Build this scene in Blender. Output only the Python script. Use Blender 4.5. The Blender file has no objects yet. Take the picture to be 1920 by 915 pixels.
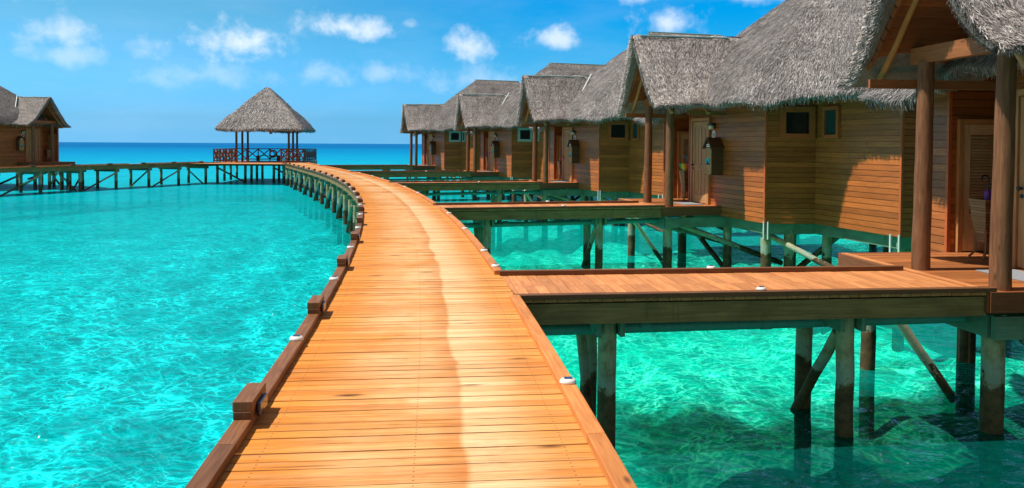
import bpy, math, random
import numpy as np
from mathutils import Vector, Matrix
random.seed(7); rng = np.random.default_rng(7)
R = math.radians
SC = bpy.context.scene; COL = SC.collection

# ------------------------------------------------------------------ camera, world, sun, exposure
CAM_H = 1.6; FPX = 1500.0; PITCH = R(1.6); ROLL = 0.0055
cd = bpy.data.cameras.new('camera'); cam = bpy.data.objects.new('camera', cd); COL.objects.link(cam)
cd.sensor_width = 36.0; cd.lens = FPX / 1920 * 36; cd.shift_y = -0.0754
cd.clip_start = 0.05; cd.clip_end = 100000
cam.matrix_world = Matrix.Translation((0, 0, CAM_H)) @ Matrix.Rotation(math.pi/2 - PITCH, 4, 'X') @ Matrix.Rotation(ROLL, 4, 'Z')
SC.camera = cam
SC.view_settings.view_transform = 'Standard'; SC.view_settings.look = 'None'
SC.view_settings.exposure = 0.27; SC.view_settings.gamma = 1.0; SC.view_settings.use_curve_mapping = False
SUN_EL = R(60); SUN_AZ = R(-96)              # azimuth from +Y, clockwise
S = Vector((math.sin(SUN_AZ)*math.cos(SUN_EL), math.cos(SUN_AZ)*math.cos(SUN_EL), math.sin(SUN_EL)))
ld = bpy.data.lights.new('sun', 'SUN'); ld.energy = 4.9; ld.angle = R(0.53); ld.color = (1.0, 0.95, 0.86)
sun = bpy.data.objects.new('sun', ld); COL.objects.link(sun); sun.location = (-30, 0, 60)
sun.rotation_euler = S.to_track_quat('Z', 'Y').to_euler()


class NT:
    """small node-tree helper"""
    def __init__(self, tree): self.t = tree; self.n = tree.nodes; self.l = tree.links
    def new(self, typ, **kw):
        nd = self.n.new(typ)
        for k, v in kw.items(): setattr(nd, k, v)
        return nd
    def put(self, sock, v):
        if hasattr(v, 'is_output') or isinstance(v, bpy.types.NodeSocket): self.l.new(v, sock)
        else:
            try: sock.default_value = v
            except Exception: sock.default_value = (v, v, v)
    def math(self, op, a, b=0.0, c=None, clamp=False):
        nd = self.new('ShaderNodeMath', operation=op, use_clamp=clamp)
        self.put(nd.inputs[0], a); self.put(nd.inputs[1], b)
        if c is not None: self.put(nd.inputs[2], c)
        return nd.outputs[0]
    def vmath(self, op, a, b=(0, 0, 0)):
        nd = self.new('ShaderNodeVectorMath', operation=op)
        self.put(nd.inputs[0], a); self.put(nd.inputs[1], b)
        return nd.outputs[0]
    def mix(self, f, a, b, blend='MIX'):
        nd = self.new('ShaderNodeMix', data_type='RGBA', blend_type=blend)
        self.put(nd.inputs[0], f)
        for i, v in ((6, a), (7, b)):
            if isinstance(v, tuple) and len(v) == 3: v = (*v, 1)
            self.put(nd.inputs[i], v)
        return nd.outputs[2]
    def noise(self, vec, scale=1.0, detail=4.0, rough=0.55, dist=0.0, w=None):
        nd = self.new('ShaderNodeTexNoise', noise_dimensions='4D' if w is not None else '3D')
        if vec is not None: self.put(nd.inputs['Vector'], vec)
        if w is not None: self.put(nd.inputs['W'], w)
        nd.inputs['Scale'].default_value = scale; nd.inputs['Detail'].default_value = detail
        nd.inputs['Roughness'].default_value = rough; nd.inputs['Distortion'].default_value = dist
        return nd.outputs['Fac']
    def map(self, v, a, b, c=0.0, d=1.0, smooth=False):
        nd = self.new('ShaderNodeMapRange', interpolation_type='SMOOTHSTEP' if smooth else 'LINEAR')
        for i, x in enumerate((v, a, b, c, d)): self.put(nd.inputs[i], x)
        return nd.outputs[0]
    def sep(self, v):
        nd = self.new('ShaderNodeSeparateXYZ'); self.put(nd.inputs[0], v); return nd.outputs
    def comb(self, x, y, z):
        nd = self.new('ShaderNodeCombineXYZ')
        for i, v in enumerate((x, y, z)): self.put(nd.inputs[i], v)
        return nd.outputs[0]
    def bump(self, h, strength=0.3, dist=0.01, normal=None):
        nd = self.new('ShaderNodeBump'); self.put(nd.inputs['Height'], h)
        nd.inputs['Strength'].default_value = strength; nd.inputs['Distance'].default_value = dist
        if normal is not None: self.put(nd.inputs['Normal'], normal)
        return nd.outputs[0]


# sky ----------------------------------------------------------------
W = bpy.data.worlds.new('World'); SC.world = W; W.use_nodes = True
nt = NT(W.node_tree); W.node_tree.nodes.clear()
sky = nt.new('ShaderNodeTexSky', sky_type='NISHITA'); sky.sun_disc = False
sky.sun_elevation = SUN_EL; sky.sun_rotation = SUN_AZ % (2*math.pi)
sky.air_density = 1.0; sky.dust_density = 1.2; sky.ozone_density = 3.0
tc = nt.new('ShaderNodeTexCoord'); d = tc.outputs['Generated']; dx, dy, dz = nt.sep(d)
nt.put(sky.inputs[0], nt.comb(dx, dy, nt.math('MAXIMUM', dz, 0.03)))
az = nt.math('ARCTAN2', dx, dy); el = nt.math('ARCSINE', dz)
# clouds: (azimuth, elevation, half-width, half-height, strength) of each small cumulus, in radians
PYC = 270.8 + FPX*math.tan(PITCH)
def cl(px, py, w, h, s): return (math.atan((px-960)/FPX), math.atan((270.8+(px-960)*0.0055-py)/FPX), w/FPX*1.3, h/FPX*1.25, s)
CL = [cl(40, 18, 75, 28, .55), cl(120, 90, 62, 30, .5), cl(275, 112, 60, 28, .38), cl(450, 92, 92, 44, .75), cl(640, 58, 105, 30, .72),
      cl(880, 90, 62, 36, .62), cl(1045, 72, 75, 30, .62), cl(1262, 50, 75, 34, .62), cl(1195, 4, 36, 14, .4), cl(1430, 4, 70, 26, .5),
      cl(610, 140, 80, 30, .30), cl(140, 125, 70, 26, .32), cl(720, 140, 90, 28, .28), cl(900, 150, 110, 34, .28), cl(770, 48, 25, 14, .3), cl(380, 150, 140, 30, .24)]
cv = nt.comb(az, el, 0.0)
n1 = nt.noise(cv, 25.0, 8.0, 0.6, 0.15); n2 = nt.noise(cv, 7.0, 3.0, 0.5)
tot = 0.0
for a, e, w, h, s in CL:
    qx = nt.math('MULTIPLY', nt.math('SUBTRACT', az, a), 1/w); qy = nt.math('SUBTRACT', el, e)
    up = nt.math('MULTIPLY', nt.math('MAXIMUM', qy, 0.0), 1/h); dn = nt.math('MULTIPLY', nt.math('MINIMUM', qy, 0.0), 1/(h*0.8))
    r2 = nt.math('ADD', nt.math('MULTIPLY', qx, qx), nt.math('ADD', nt.math('MULTIPLY', up, up), nt.math('MULTIPLY', dn, dn)))
    m = nt.math('SUBTRACT', 1.0, nt.math('SQRT', r2))
    m = nt.math('MULTIPLY', nt.map(nt.math('ADD', m, nt.math('MULTIPLY', nt.math('SUBTRACT', n1, 0.55), 2.5)), -0.02, 1.10, 0, 1, True), min(1.0, s*1.1))
    tot = nt.math('MAXIMUM', tot, m)
wisp = nt.map(nt.noise(nt.comb(nt.math('MULTIPLY', az, 2.0), nt.math('MULTIPLY', el, 7.0), 3.0), 3.0, 6.0, 0.6), 0.46, 0.82, 0, 0.08)
tot = nt.math('MAXIMUM', tot, wisp)
# air colour: saturated azure low down and away from the sun, added milky fill light high overhead
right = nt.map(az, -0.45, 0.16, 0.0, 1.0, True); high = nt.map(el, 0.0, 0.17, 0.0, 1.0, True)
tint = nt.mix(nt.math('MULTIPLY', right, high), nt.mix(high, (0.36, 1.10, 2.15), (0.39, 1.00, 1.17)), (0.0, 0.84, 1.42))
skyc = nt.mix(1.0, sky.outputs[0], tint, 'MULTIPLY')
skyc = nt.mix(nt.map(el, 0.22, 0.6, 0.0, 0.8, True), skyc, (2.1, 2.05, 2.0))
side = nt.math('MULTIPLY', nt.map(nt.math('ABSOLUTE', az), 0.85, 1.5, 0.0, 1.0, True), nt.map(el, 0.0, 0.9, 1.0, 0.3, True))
skyc = nt.mix(nt.math('MULTIPLY', side, 0.85), skyc, (2.7, 2.3, 2.0))          # added warm-white fill light in the unseen sky, sides and behind
cloudc = nt.mix(0.0, (8.6, 9.2, 9.8), (8, 9, 10))
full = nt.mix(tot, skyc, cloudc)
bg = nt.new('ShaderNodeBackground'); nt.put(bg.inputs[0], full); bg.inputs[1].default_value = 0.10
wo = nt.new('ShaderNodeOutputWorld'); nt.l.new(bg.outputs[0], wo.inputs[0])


# ------------------------------------------------------------------ materials
MATS = {}
def material(name):
    m = bpy.data.materials.new(name); m.use_nodes = True
    t = NT(m.node_tree); m.node_tree.nodes.clear()
    out = t.new('ShaderNodeOutputMaterial'); b = t.new('ShaderNodeBsdfPrincipled')
    t.l.new(b.outputs[0], out.inputs[0]); MATS[name] = m
    return m, t, b, out

def wood(name, c1, c2, dark=(0.03, 0.015, 0.008), rough=0.6, var=0.35, cracks=0.5, gl=3.0, gw=60.0, bump=0.25, knots=0.0, spec=0.3):
    """wood with the grain along the UV u axis (metres)"""
    m, t, b, _ = material(name)
    uv = t.new('ShaderNodeUVMap').outputs[0]; geo = t.new('ShaderNodeNewGeometry'); isl = geo.outputs['Random Per Island']
    u, v, _z = t.sep(uv)
    off = t.math('MULTIPLY', isl, 53.0)
    p = t.comb(t.math('MULTIPLY', u, gl), t.math('MULTIPLY', v, gw), 0.0)
    g = t.noise(p, 1.0, 6.0, 0.6, 0.6, w=off)
    blot = t.noise(t.comb(t.math('MULTIPLY', u, 2.2), t.math('MULTIPLY', v, 9.0), 0.0), 1.0, 3.0, 0.5, 0.2, w=off)
    c = t.mix(t.map(g, 0.32, 0.68), c1, c2)
    c = t.mix(t.map(blot, 0.35, 0.75, 0, 0.55), c, t.mix(1.0, c, (0.62, 0.55, 0.5), 'MULTIPLY'))
    c = t.mix(1.0, c, t.comb(*[t.map(isl, 0, 1, 1-var, 1+var*0.6)]*3), 'MULTIPLY')
    ck = t.noise(t.comb(t.math('MULTIPLY', u, 1.6), t.math('MULTIPLY', v, 120.0), 2.0), 1.0, 3.0, 0.55, 0.4, w=off)
    ckm = t.map(ck, 0.66, 0.74, 0, cracks)
    c = t.mix(ckm, c, dark)
    if knots:
        vo = t.new('ShaderNodeTexVoronoi'); t.put(vo.inputs['Vector'], t.comb(t.math('MULTIPLY', u, 1.7), t.math('MULTIPLY', v, 4.5), off)); vo.inputs['Scale'].default_value = 1.0
        c = t.mix(t.map(vo.outputs['Distance'], 0.03, 0.10, knots, 0.0), c, dark)
    t.put(b.inputs['Base Color'], c); b.inputs['Roughness'].default_value = rough
    b.inputs['Specular IOR Level'].default_value = spec
    t.put(b.inputs['Normal'], t.bump(t.math('SUBTRACT', g, t.math('MULTIPLY', ckm, 1.5)), bump, 0.006))
    return m

def plain(name, c, rough=0.5, metal=0.0, noise=0.15, scale=14.0, spec=0.4, emit=None):
    m, t, b, _ = material(name)
    o = t.new('ShaderNodeTexCoord').outputs['Object']
    n = t.noise(o, scale, 5.0, 0.6)
    cc = t.mix(1.0, (*c, 1), t.comb(*[t.map(n, 0.25, 0.75, 1-noise, 1+noise)]*3), 'MULTIPLY')
    t.put(b.inputs['Base Color'], cc); b.inputs['Roughness'].default_value = rough; b.inputs['Metallic'].default_value = metal
    b.inputs['Specular IOR Level'].default_value = spec
    return m

def deck_material():
    m, t, b, _ = material('deck_planks')
    uv = t.new('ShaderNodeUVMap').outputs[0]; geo = t.new('ShaderNodeNewGeometry'); isl = geo.outputs['Random Per Island']
    pos = geo.outputs['Position']
    u, v, _z = t.sep(uv); off = t.math('MULTIPLY', isl, 71.0)
    g = t.noise(t.comb(t.math('MULTIPLY', u, 2.6), t.math('MULTIPLY', v, 75.0), 0.0), 1.0, 6.0, 0.62, 0.5, w=off)
    g2 = t.noise(t.comb(t.math('MULTIPLY', u, 0.9), t.math('MULTIPLY', v, 22.0), 0.0), 1.0, 4.0, 0.6, 0.4, w=off)
    lv = t.math('FRACT', v)                                  # place across one plank, 0 .. 0.1
    deep, light = (0.44, 0.125, 0.016), (0.80, 0.335, 0.075)
    c = t.mix(t.map(g, 0.30, 0.70), deep, light)
    c = t.mix(t.map(g2, 0.42, 0.70, 0, 0.6), c, (0.88, 0.47, 0.17))
    # wear: pale scrubbed band right of the middle, sharp on its left edge and fading to the right
    wv = t.noise(pos, 0.55, 3.0, 0.55); wv2 = t.noise(t.comb(t.math('MULTIPLY', isl, 40.0), 0.0, 0.0), 1.0, 1.0, 0.5)
    edge = t.math('ADD', u, t.math('ADD', t.math('MULTIPLY', t.math('SUBTRACT', wv, 0.5), 0.26), t.math('MULTIPLY', t.math('SUBTRACT', wv2, 0.5), 0.045)))
    fade = t.math('ADD', edge, t.math('MULTIPLY', t.math('SUBTRACT', g2, 0.5), 0.5))
    side = t.map(t.math('ADD', t.math('ABSOLUTE', t.math('SUBTRACT', u, 0.05)), t.math('MULTIPLY', t.math('SUBTRACT', g2, 0.5), 0.5)), 0.45, 0.85, 0.0, 0.8, True); c = t.mix(side, c, t.mix(g, (0.58, 0.19, 0.025), (0.76, 0.30, 0.055)))
    pale = t.math('MULTIPLY', t.map(edge, 0.235, 0.27), t.map(fade, 0.30, 0.78, 1.0, 0.12, True))
    patch = t.map(t.noise(pos, 0.7, 4.0, 0.65), 0.36, 0.60, 0.0, 0.9)
    worn = t.math('MULTIPLY', patch, t.map(t.math('ABSOLUTE', t.math('SUBTRACT', u, 0.02)), 0.15, 0.75, 1.0, 0.0, True))
    c = t.mix(worn, c, t.mix(t.map(g, 0.25, 0.72), (0.66, 0.33, 0.125), (0.92, 0.60, 0.33)))
    line = t.math('MULTIPLY', t.map(edge, 0.05, 0.24, 0.0, 0.45, True), t.map(edge, 0.24, 0.262, 1.0, 0.0))
    c = t.mix(line, c, (0.50, 0.18, 0.05))
    pc = t.mix(t.map(g, 0.25, 0.72), (0.64, 0.37, 0.16), (0.93, 0.69, 0.42))
    c = t.mix(t.math('MULTIPLY', pale, t.map(g2, 0.3, 0.7, 0.95, 0.55)), c, pc)
    stain = t.noise(t.vmath('ADD', pos, (7.0, 3.0, 0.0)), 1.6, 5.0, 0.7); c = t.mix(t.map(stain, 0.56, 0.72, 0.0, 0.35), c, (0.36, 0.135, 0.04))
    # dirt along the plank edges, long dark streaks of open grain
    ed = t.math('MAXIMUM', t.map(lv, 0.0, 0.012, 1.0, 0.0), t.map(lv, 0.088, 0.1, 0.0, 1.0))
    c = t.mix(t.math('MULTIPLY', ed, t.map(t.noise(t.comb(t.math('MULTIPLY', u, 3.0), 0.0, 0.0), 1.0, 3.0, 0.6, 0.0, w=off), 0.42, 0.62, 0.08, 0.75)), c, (0.20, 0.07, 0.02))
    ck2 = t.noise(t.comb(t.math('MULTIPLY', u, 3.5), t.math('MULTIPLY', v, 260.0), 8.0), 1.0, 4.0, 0.65, 0.4, w=off); c = t.mix(t.map(ck2, 0.56, 0.70, 0.0, 0.55), c, (0.27, 0.09, 0.025))
    c = t.mix(1.0, c, t.comb(t.map(isl, 0, 1, 0.86, 1.06), t.map(isl, 0, 1, 0.76, 1.10), t.map(isl, 0, 1, 0.66, 1.14)), 'MULTIPLY')
    gw_ = t.noise(t.comb(t.math('MULTIPLY', u, 1.5), t.math('MULTIPLY', v, 14.0), 11.0), 1.0, 5.0, 0.7, 0.6, w=off)
    c = t.mix(t.map(gw_, 0.50, 0.70, 0.0, 0.42), c, (0.50, 0.30, 0.15)); c = t.mix(t.map(gw_, 0.30, 0.42, 0.45, 0.0), c, (0.40, 0.13, 0.03))
    # cracks, knots, nail heads
    for un in (-0.78, 0.0, 0.78):
        for ln_ in (0.028, 0.072):
            nr = t.math('ADD', t.math('ABSOLUTE', t.math('SUBTRACT', u, un)), t.math('ABSOLUTE', t.math('SUBTRACT', lv, ln_)))
            c = t.mix(t.map(nr, 0.004, 0.009, 0.8, 0.0), c, (0.10, 0.05, 0.03))
    ck = t.noise(t.comb(t.math('MULTIPLY', u, 1.3), t.math('MULTIPLY', v, 150.0), 5.0), 1.0, 3.0, 0.6, 0.5, w=off)
    ckm = t.map(ck, 0.60, 0.68, 0.0, 0.85); c = t.mix(ckm, c, (0.10, 0.035, 0.012))
    vo = t.new('ShaderNodeTexVoronoi'); t.put(vo.inputs['Vector'], t.comb(t.math('MULTIPLY', u, 1.1), t.math('MULTIPLY', v, 4.0), off)); vo.inputs['Scale'].default_value = 1.0
    kn = t.map(t.math('ADD', vo.outputs['Distance'], t.math('MULTIPLY', t.math('SUBTRACT', g, 0.5), 0.16)), 0.05, 0.13, 0.9, 0.0)
    c = t.mix(kn, c, (0.07, 0.025, 0.01))
    t.put(b.inputs['Base Color'], c); t.put(b.inputs['Roughness'], t.map(g, 0.2, 0.8, 0.62, 0.82)); b.inputs['Specular IOR Level'].default_value = 0.12
    t.put(b.inputs['Normal'], t.bump(t.math('SUBTRACT', g, t.math('MULTIPLY', ckm, 2.0)), 0.3, 0.006))
    return m

def siding_material():
    m, t, b, _ = material('lap_siding')
    uv = t.new('ShaderNodeUVMap').outputs[0]; geo = t.new('ShaderNodeNewGeometry'); isl = geo.outputs['Random Per Island']
    u, v, _z = t.sep(uv); off = t.math('MULTIPLY', isl, 41.0)
    g = t.noise(t.comb(t.math('MULTIPLY', u, 2.0), t.math('MULTIPLY', v, 70.0), 0.0), 1.0, 6.0, 0.62, 0.6, w=off)
    bl = t.noise(t.comb(t.math('MULTIPLY', u, 1.1), t.math('MULTIPLY', v, 3.0), 0.0), 1.0, 4.0, 0.6, 0.3, w=off)
    c = t.mix(t.map(g, 0.3, 0.7), (0.355, 0.092, 0.018), (0.63, 0.182, 0.037))
    c = t.mix(t.map(bl, 0.42, 0.75, 0.0, 0.55), c, (0.19, 0.06, 0.014))
    c = t.mix(1.0, c, t.comb(*[t.map(isl, 0, 1, 0.72, 1.18)]*3), 'MULTIPLY')
    oi = t.new('ShaderNodeObjectInfo').outputs['Random']; st = t.noise(t.comb(t.math('MULTIPLY', u, 9.0), t.math('MULTIPLY', v, 1.5), 3.0), 1.0, 3.0, 0.6, 0.0, w=off)
    c = t.mix(t.map(st, 0.60, 0.75, 0.0, 0.5), c, (0.10, 0.035, 0.010))
    c = t.mix(1.0, c, t.comb(*[t.map(oi, 0, 1, 0.85, 1.08)]*3), 'MULTIPLY')
    t.put(b.inputs['Base Color'], c); b.inputs['Roughness'].default_value = 0.42; b.inputs['Specular IOR Level'].default_value = 0.4
    t.put(b.inputs['Normal'], t.bump(g, 0.25, 0.004))
    return m

def pile_material(name='pile_timber', topa=None, topb=None):
    m, t, b, _ = material(name)
    uv = t.new('ShaderNodeUVMap').outputs[0]; geo = t.new('ShaderNodeNewGeometry'); isl = geo.outputs['Random Per Island']
    z = t.sep(geo.outputs['Position'])[2]
    u, v, _z = t.sep(uv); off = t.math('MULTIPLY', isl, 37.0)
    g = t.noise(t.comb(t.math('MULTIPLY', u, 3.0), t.math('MULTIPLY', v, 50.0), 0.0), 1.0, 6.0, 0.6, 0.5, w=off)
    bl = t.noise(geo.outputs['Position'], 6.0, 5.0, 0.65)
    top = t.mix(t.map(isl, 0.3, 0.7), t.mix(g, (0.26, 0.20, 0.09), (0.56, 0.46, 0.24)), t.mix(g, (0.22, 0.26, 0.13), (0.48, 0.52, 0.30)))
    if topa: top = t.mix(g, topa, topb)
    ft = t.noise(t.comb(t.math('MULTIPLY', u, 2.0), t.math('MULTIPLY', v, 9.0), 3.0), 1.0, 5.0, 0.7, 0.5, w=off)
    bs = 0.15 if topa else 0.6; c = t.mix(t.map(bl, 0.45, 0.7, 0, bs), top, (0.09, 0.055, 0.025)); c = t.mix(t.map(ft, 0.52, 0.68, 0.0, bs), c, (0.06, 0.036, 0.018))
    zz = t.math('ADD', z, t.math('MULTIPLY', t.math('SUBTRACT', bl, 0.5), 0.75))
    zz = t.math('ADD', zz, t.math('MULTIPLY', t.math('SUBTRACT', isl, 0.5), 0.25) if not topa else 0.30)
    c = t.mix(t.math('MULTIPLY', t.map(zz, -1.05, -0.98), t.map(zz, -0.90, -0.70, 0.6, 0.0)), c, (0.24, 0.36, 0.32))   # pale salt band
    c = t.mix(t.map(zz, -1.06, -0.99, 1.0, 0.0), c, t.mix(t.map(bl, 0.3, 0.7), (0.035, 0.024, 0.012), (0.15, 0.10, 0.045)))           # tide growth
    t.put(b.inputs['Base Color'], c); b.inputs['Roughness'].default_value = 0.7; b.inputs['Specular IOR Level'].default_value = 0.25
    t.put(b.inputs['Normal'], t.bump(t.math('ADD', g, bl), 0.5, 0.012))
    return m

def beam_material(name, a, bb, stain):
    m, t, b, _ = material(name)
    uv = t.new('ShaderNodeUVMap').outputs[0]; geo = t.new('ShaderNodeNewGeometry'); isl = geo.outputs['Random Per Island']
    u, v, _z = t.sep(uv); off = t.math('MULTIPLY', isl, 23.0)
    g = t.noise(t.comb(t.math('MULTIPLY', u, 1.6), t.math('MULTIPLY', v, 45.0), 0.0), 1.0, 6.0, 0.6, 0.4, w=off)
    bl = t.noise(t.comb(t.math('MULTIPLY', u, 1.6), t.math('MULTIPLY', v, 2.5), 4.0), 1.0, 5.0, 0.65, 0.3, w=off)
    drip = t.noise(t.comb(t.math('MULTIPLY', u, 7.0), t.math('MULTIPLY', v, 0.6), 9.0), 1.0, 3.0, 0.6, 0.0, w=off)
    c = t.mix(t.map(g, 0.3, 0.7), a, bb)
    c = t.mix(t.map(bl, 0.45, 0.72, 0, 0.7), c, stain)
    c = t.mix(t.map(drip, 0.62, 0.75, 0, 0.7), c, (stain[0]*0.4, stain[1]*0.4, stain[2]*0.4))
    t.put(b.inputs['Base Color'], c); b.inputs['Roughness'].default_value = 0.65; b.inputs['Specular IOR Level'].default_value = 0.3
    t.put(b.inputs['Normal'], t.bump(g, 0.3, 0.006))
    return m

def thatch_material(name, tint=(1, 1, 1), under=False):
    m, t, b, _ = material(name)
    geo = t.new('ShaderNodeNewGeometry'); isl = geo.outputs['Random Per Island']
    o = t.new('ShaderNodeTexCoord').outputs['Object']
    ramp = t.new('ShaderNodeValToRGB'); t.put(ramp.inputs[0], isl)
    e = ramp.color_ramp.elements
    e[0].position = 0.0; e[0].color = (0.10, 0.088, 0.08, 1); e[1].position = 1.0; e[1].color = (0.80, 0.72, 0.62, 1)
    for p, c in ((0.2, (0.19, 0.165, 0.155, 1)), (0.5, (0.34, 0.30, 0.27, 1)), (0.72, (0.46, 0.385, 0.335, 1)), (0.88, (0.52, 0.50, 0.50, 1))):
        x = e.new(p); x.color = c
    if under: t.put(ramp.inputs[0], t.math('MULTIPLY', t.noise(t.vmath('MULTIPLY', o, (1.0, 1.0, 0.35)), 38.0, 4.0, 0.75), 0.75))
    n = t.noise(o, 1.1, 5.0, 0.65); n2 = t.noise(o, 9.0, 4.0, 0.7)
    z = t.sep(o)[2]
    lay = t.noise(t.comb(0.0, 0.0, t.math('ADD', t.math('MULTIPLY', z, 5.0), t.math('MULTIPLY', n, 1.2))), 1.0, 2.0, 0.5)
    c = t.mix(1.0, ramp.outputs[0], t.comb(*[t.map(n, 0.25, 0.75, 0.72, 1.25)]*3), 'MULTIPLY')
    c = t.mix(1.0, c, t.comb(*[t.map(n2, 0.25, 0.75, 0.7, 1.25)]*3), 'MULTIPLY')
    c = t.mix(1.0, c, t.comb(*[t.map(lay, 0.3, 0.7, 0.82, 1.15)]*3), 'MULTIPLY')
    oi = t.new('ShaderNodeObjectInfo').outputs['Random']; ov = t.map(oi, 0, 1, 0.86, 1.08); c = t.mix(1.0, c, t.comb(ov, ov, ov), 'MULTIPLY')
    c = t.mix(1.0, c, tint, 'MULTIPLY')
    t.put(b.inputs['Base Color'], c); b.inputs['Roughness'].default_value = 0.75; b.inputs['Specular IOR Level'].default_value = 0.25
    t.put(b.inputs['Normal'], t.bump(t.noise(o, 40.0, 3.0, 0.6), 0.4, 0.02))
    return m

def water_material():
    m, t, b, out = material('lagoon_water'); m.node_tree.nodes.remove(b)
    geo = t.new('ShaderNodeNewGeometry'); pos = geo.outputs['Position']; x, y, _z = t.sep(pos)
    dist = t.math('SQRT', t.math('ADD', t.math('MULTIPLY', x, x), t.math('MULTIPLY', y, y)))
    p1 = t.comb(t.math('MULTIPLY', x, 0.75), y, 0.0)
    h = t.math('ADD', t.math('MULTIPLY', t.noise(p1, 1.3, 3.0, 0.5, 1.2), 1.2), t.math('MULTIPLY', t.noise(p1, 4.5, 4.0, 0.55, 0.8), 0.42))
    far = t.noise(t.comb(t.math('MULTIPLY', x, 0.06), t.math('MULTIPLY', y, 0.25), 0.0), 1.0, 6.0, 0.65)
    bp = t.bump(h, 1.0, 0.22)
    # lagoon floor depth: pale turquoise shallows out to the reef edge, deep blue beyond
    reef = t.math('ADD', dist, t.math('MULTIPLY', t.math('SUBTRACT', far, 0.5), 90.0))
    ramp = t.new('ShaderNodeValToRGB'); t.put(ramp.inputs[0], t.map(reef, 0.0, 700.0))
    e = ramp.color_ramp.elements
    e[0].position = 0.0; e[0].color = (0.0, 0.46, 0.48, 1); e[1].position = 1.0; e[1].color = (0.0, 0.125, 0.35, 1)
    for q, c in ((0.05, (0.0, 0.43, 0.46, 1)), (0.13, (0.0, 0.39, 0.52, 1)), (0.24, (0.0, 0.30, 0.52, 1)), (0.42, (0.0, 0.22, 0.47, 1))):
        k = e.new(q); k.color = c
    # the sheltered water right of the boardwalk is greener
    grn = t.math('MULTIPLY', t.map(t.math('ADD', x, t.math('MULTIPLY', y, 0.22)), -0.5, 2.5), t.map(y, 20.0, 60.0, 1.0, 0.0))
    body = t.mix(t.math('MULTIPLY', grn, 0.75), ramp.outputs[0], (0.0, 0.47, 0.36))
    bn = t.noise(pos, 0.35, 4.0, 0.6); body = t.mix(1.0, body, t.comb(*[t.map(bn, 0.3, 0.7, 0.86, 1.12)]*3), 'MULTIPLY')
    water_shade = t.math('MULTIPLY', t.map(x, 0.2, 1.6), t.map(t.math('ADD', y, t.math('MULTIPLY', t.math('SUBTRACT', t.noise(pos, 0.9, 4.0, 0.6), 0.5), 2.2)), 10.2, 11.4, 1.0, 0.0, True))
    body = t.mix(t.math('MULTIPLY', water_shade, 0.8), body, (0.0, 0.09, 0.085))     # shadow zone near the first walkway, painted into the water colour
    dif = t.new('ShaderNodeBsdfDiffuse'); t.put(dif.inputs[0], body); t.put(dif.inputs['Normal'], bp)
    # clear part: light passes to the sand, bright caustic lines painted into its tint
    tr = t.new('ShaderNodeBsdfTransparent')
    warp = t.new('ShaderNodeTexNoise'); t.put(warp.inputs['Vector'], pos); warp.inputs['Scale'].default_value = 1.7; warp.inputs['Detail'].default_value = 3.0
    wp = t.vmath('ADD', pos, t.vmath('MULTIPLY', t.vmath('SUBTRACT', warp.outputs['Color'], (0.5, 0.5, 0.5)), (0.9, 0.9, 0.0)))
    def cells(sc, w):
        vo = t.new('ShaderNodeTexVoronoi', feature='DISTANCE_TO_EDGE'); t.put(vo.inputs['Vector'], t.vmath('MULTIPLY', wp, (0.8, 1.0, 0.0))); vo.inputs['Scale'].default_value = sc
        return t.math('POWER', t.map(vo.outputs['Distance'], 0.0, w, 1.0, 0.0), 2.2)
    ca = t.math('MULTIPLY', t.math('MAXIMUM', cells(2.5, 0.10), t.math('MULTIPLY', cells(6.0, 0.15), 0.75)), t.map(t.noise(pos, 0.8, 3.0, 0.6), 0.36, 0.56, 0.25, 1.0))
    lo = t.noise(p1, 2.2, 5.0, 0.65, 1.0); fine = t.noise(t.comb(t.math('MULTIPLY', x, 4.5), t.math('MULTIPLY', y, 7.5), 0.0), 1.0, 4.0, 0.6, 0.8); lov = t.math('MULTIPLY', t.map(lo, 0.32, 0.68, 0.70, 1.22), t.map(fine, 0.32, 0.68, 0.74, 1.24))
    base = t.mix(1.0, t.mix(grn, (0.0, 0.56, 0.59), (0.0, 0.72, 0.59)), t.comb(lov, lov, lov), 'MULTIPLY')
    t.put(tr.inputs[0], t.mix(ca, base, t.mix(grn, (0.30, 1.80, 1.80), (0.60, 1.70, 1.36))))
    mx = t.new('ShaderNodeMixShader'); t.put(mx.inputs[0], t.map(dist, 6.0, 80.0, 0.22, 0.95)); t.l.new(tr.outputs[0], mx.inputs[1]); t.l.new(dif.outputs[0], mx.inputs[2])
    gl = t.new('ShaderNodeBsdfGlossy'); gl.inputs['Roughness'].default_value = 0.06; t.put(gl.inputs['Normal'], bp)
    fr = t.new('ShaderNodeFresnel'); fr.inputs[0].default_value = 1.33; t.put(fr.inputs['Normal'], bp)
    m2 = t.new('ShaderNodeMixShader'); t.put(m2.inputs[0], t.math('MULTIPLY', fr.outputs[0], t.map(dist, 12.0, 250.0, 0.38, 0.18))); t.l.new(mx.outputs[0], m2.inputs[1]); t.l.new(gl.outputs[0], m2.inputs[2])
    t.l.new(m2.outputs[0], out.inputs[0])
    return m

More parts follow.
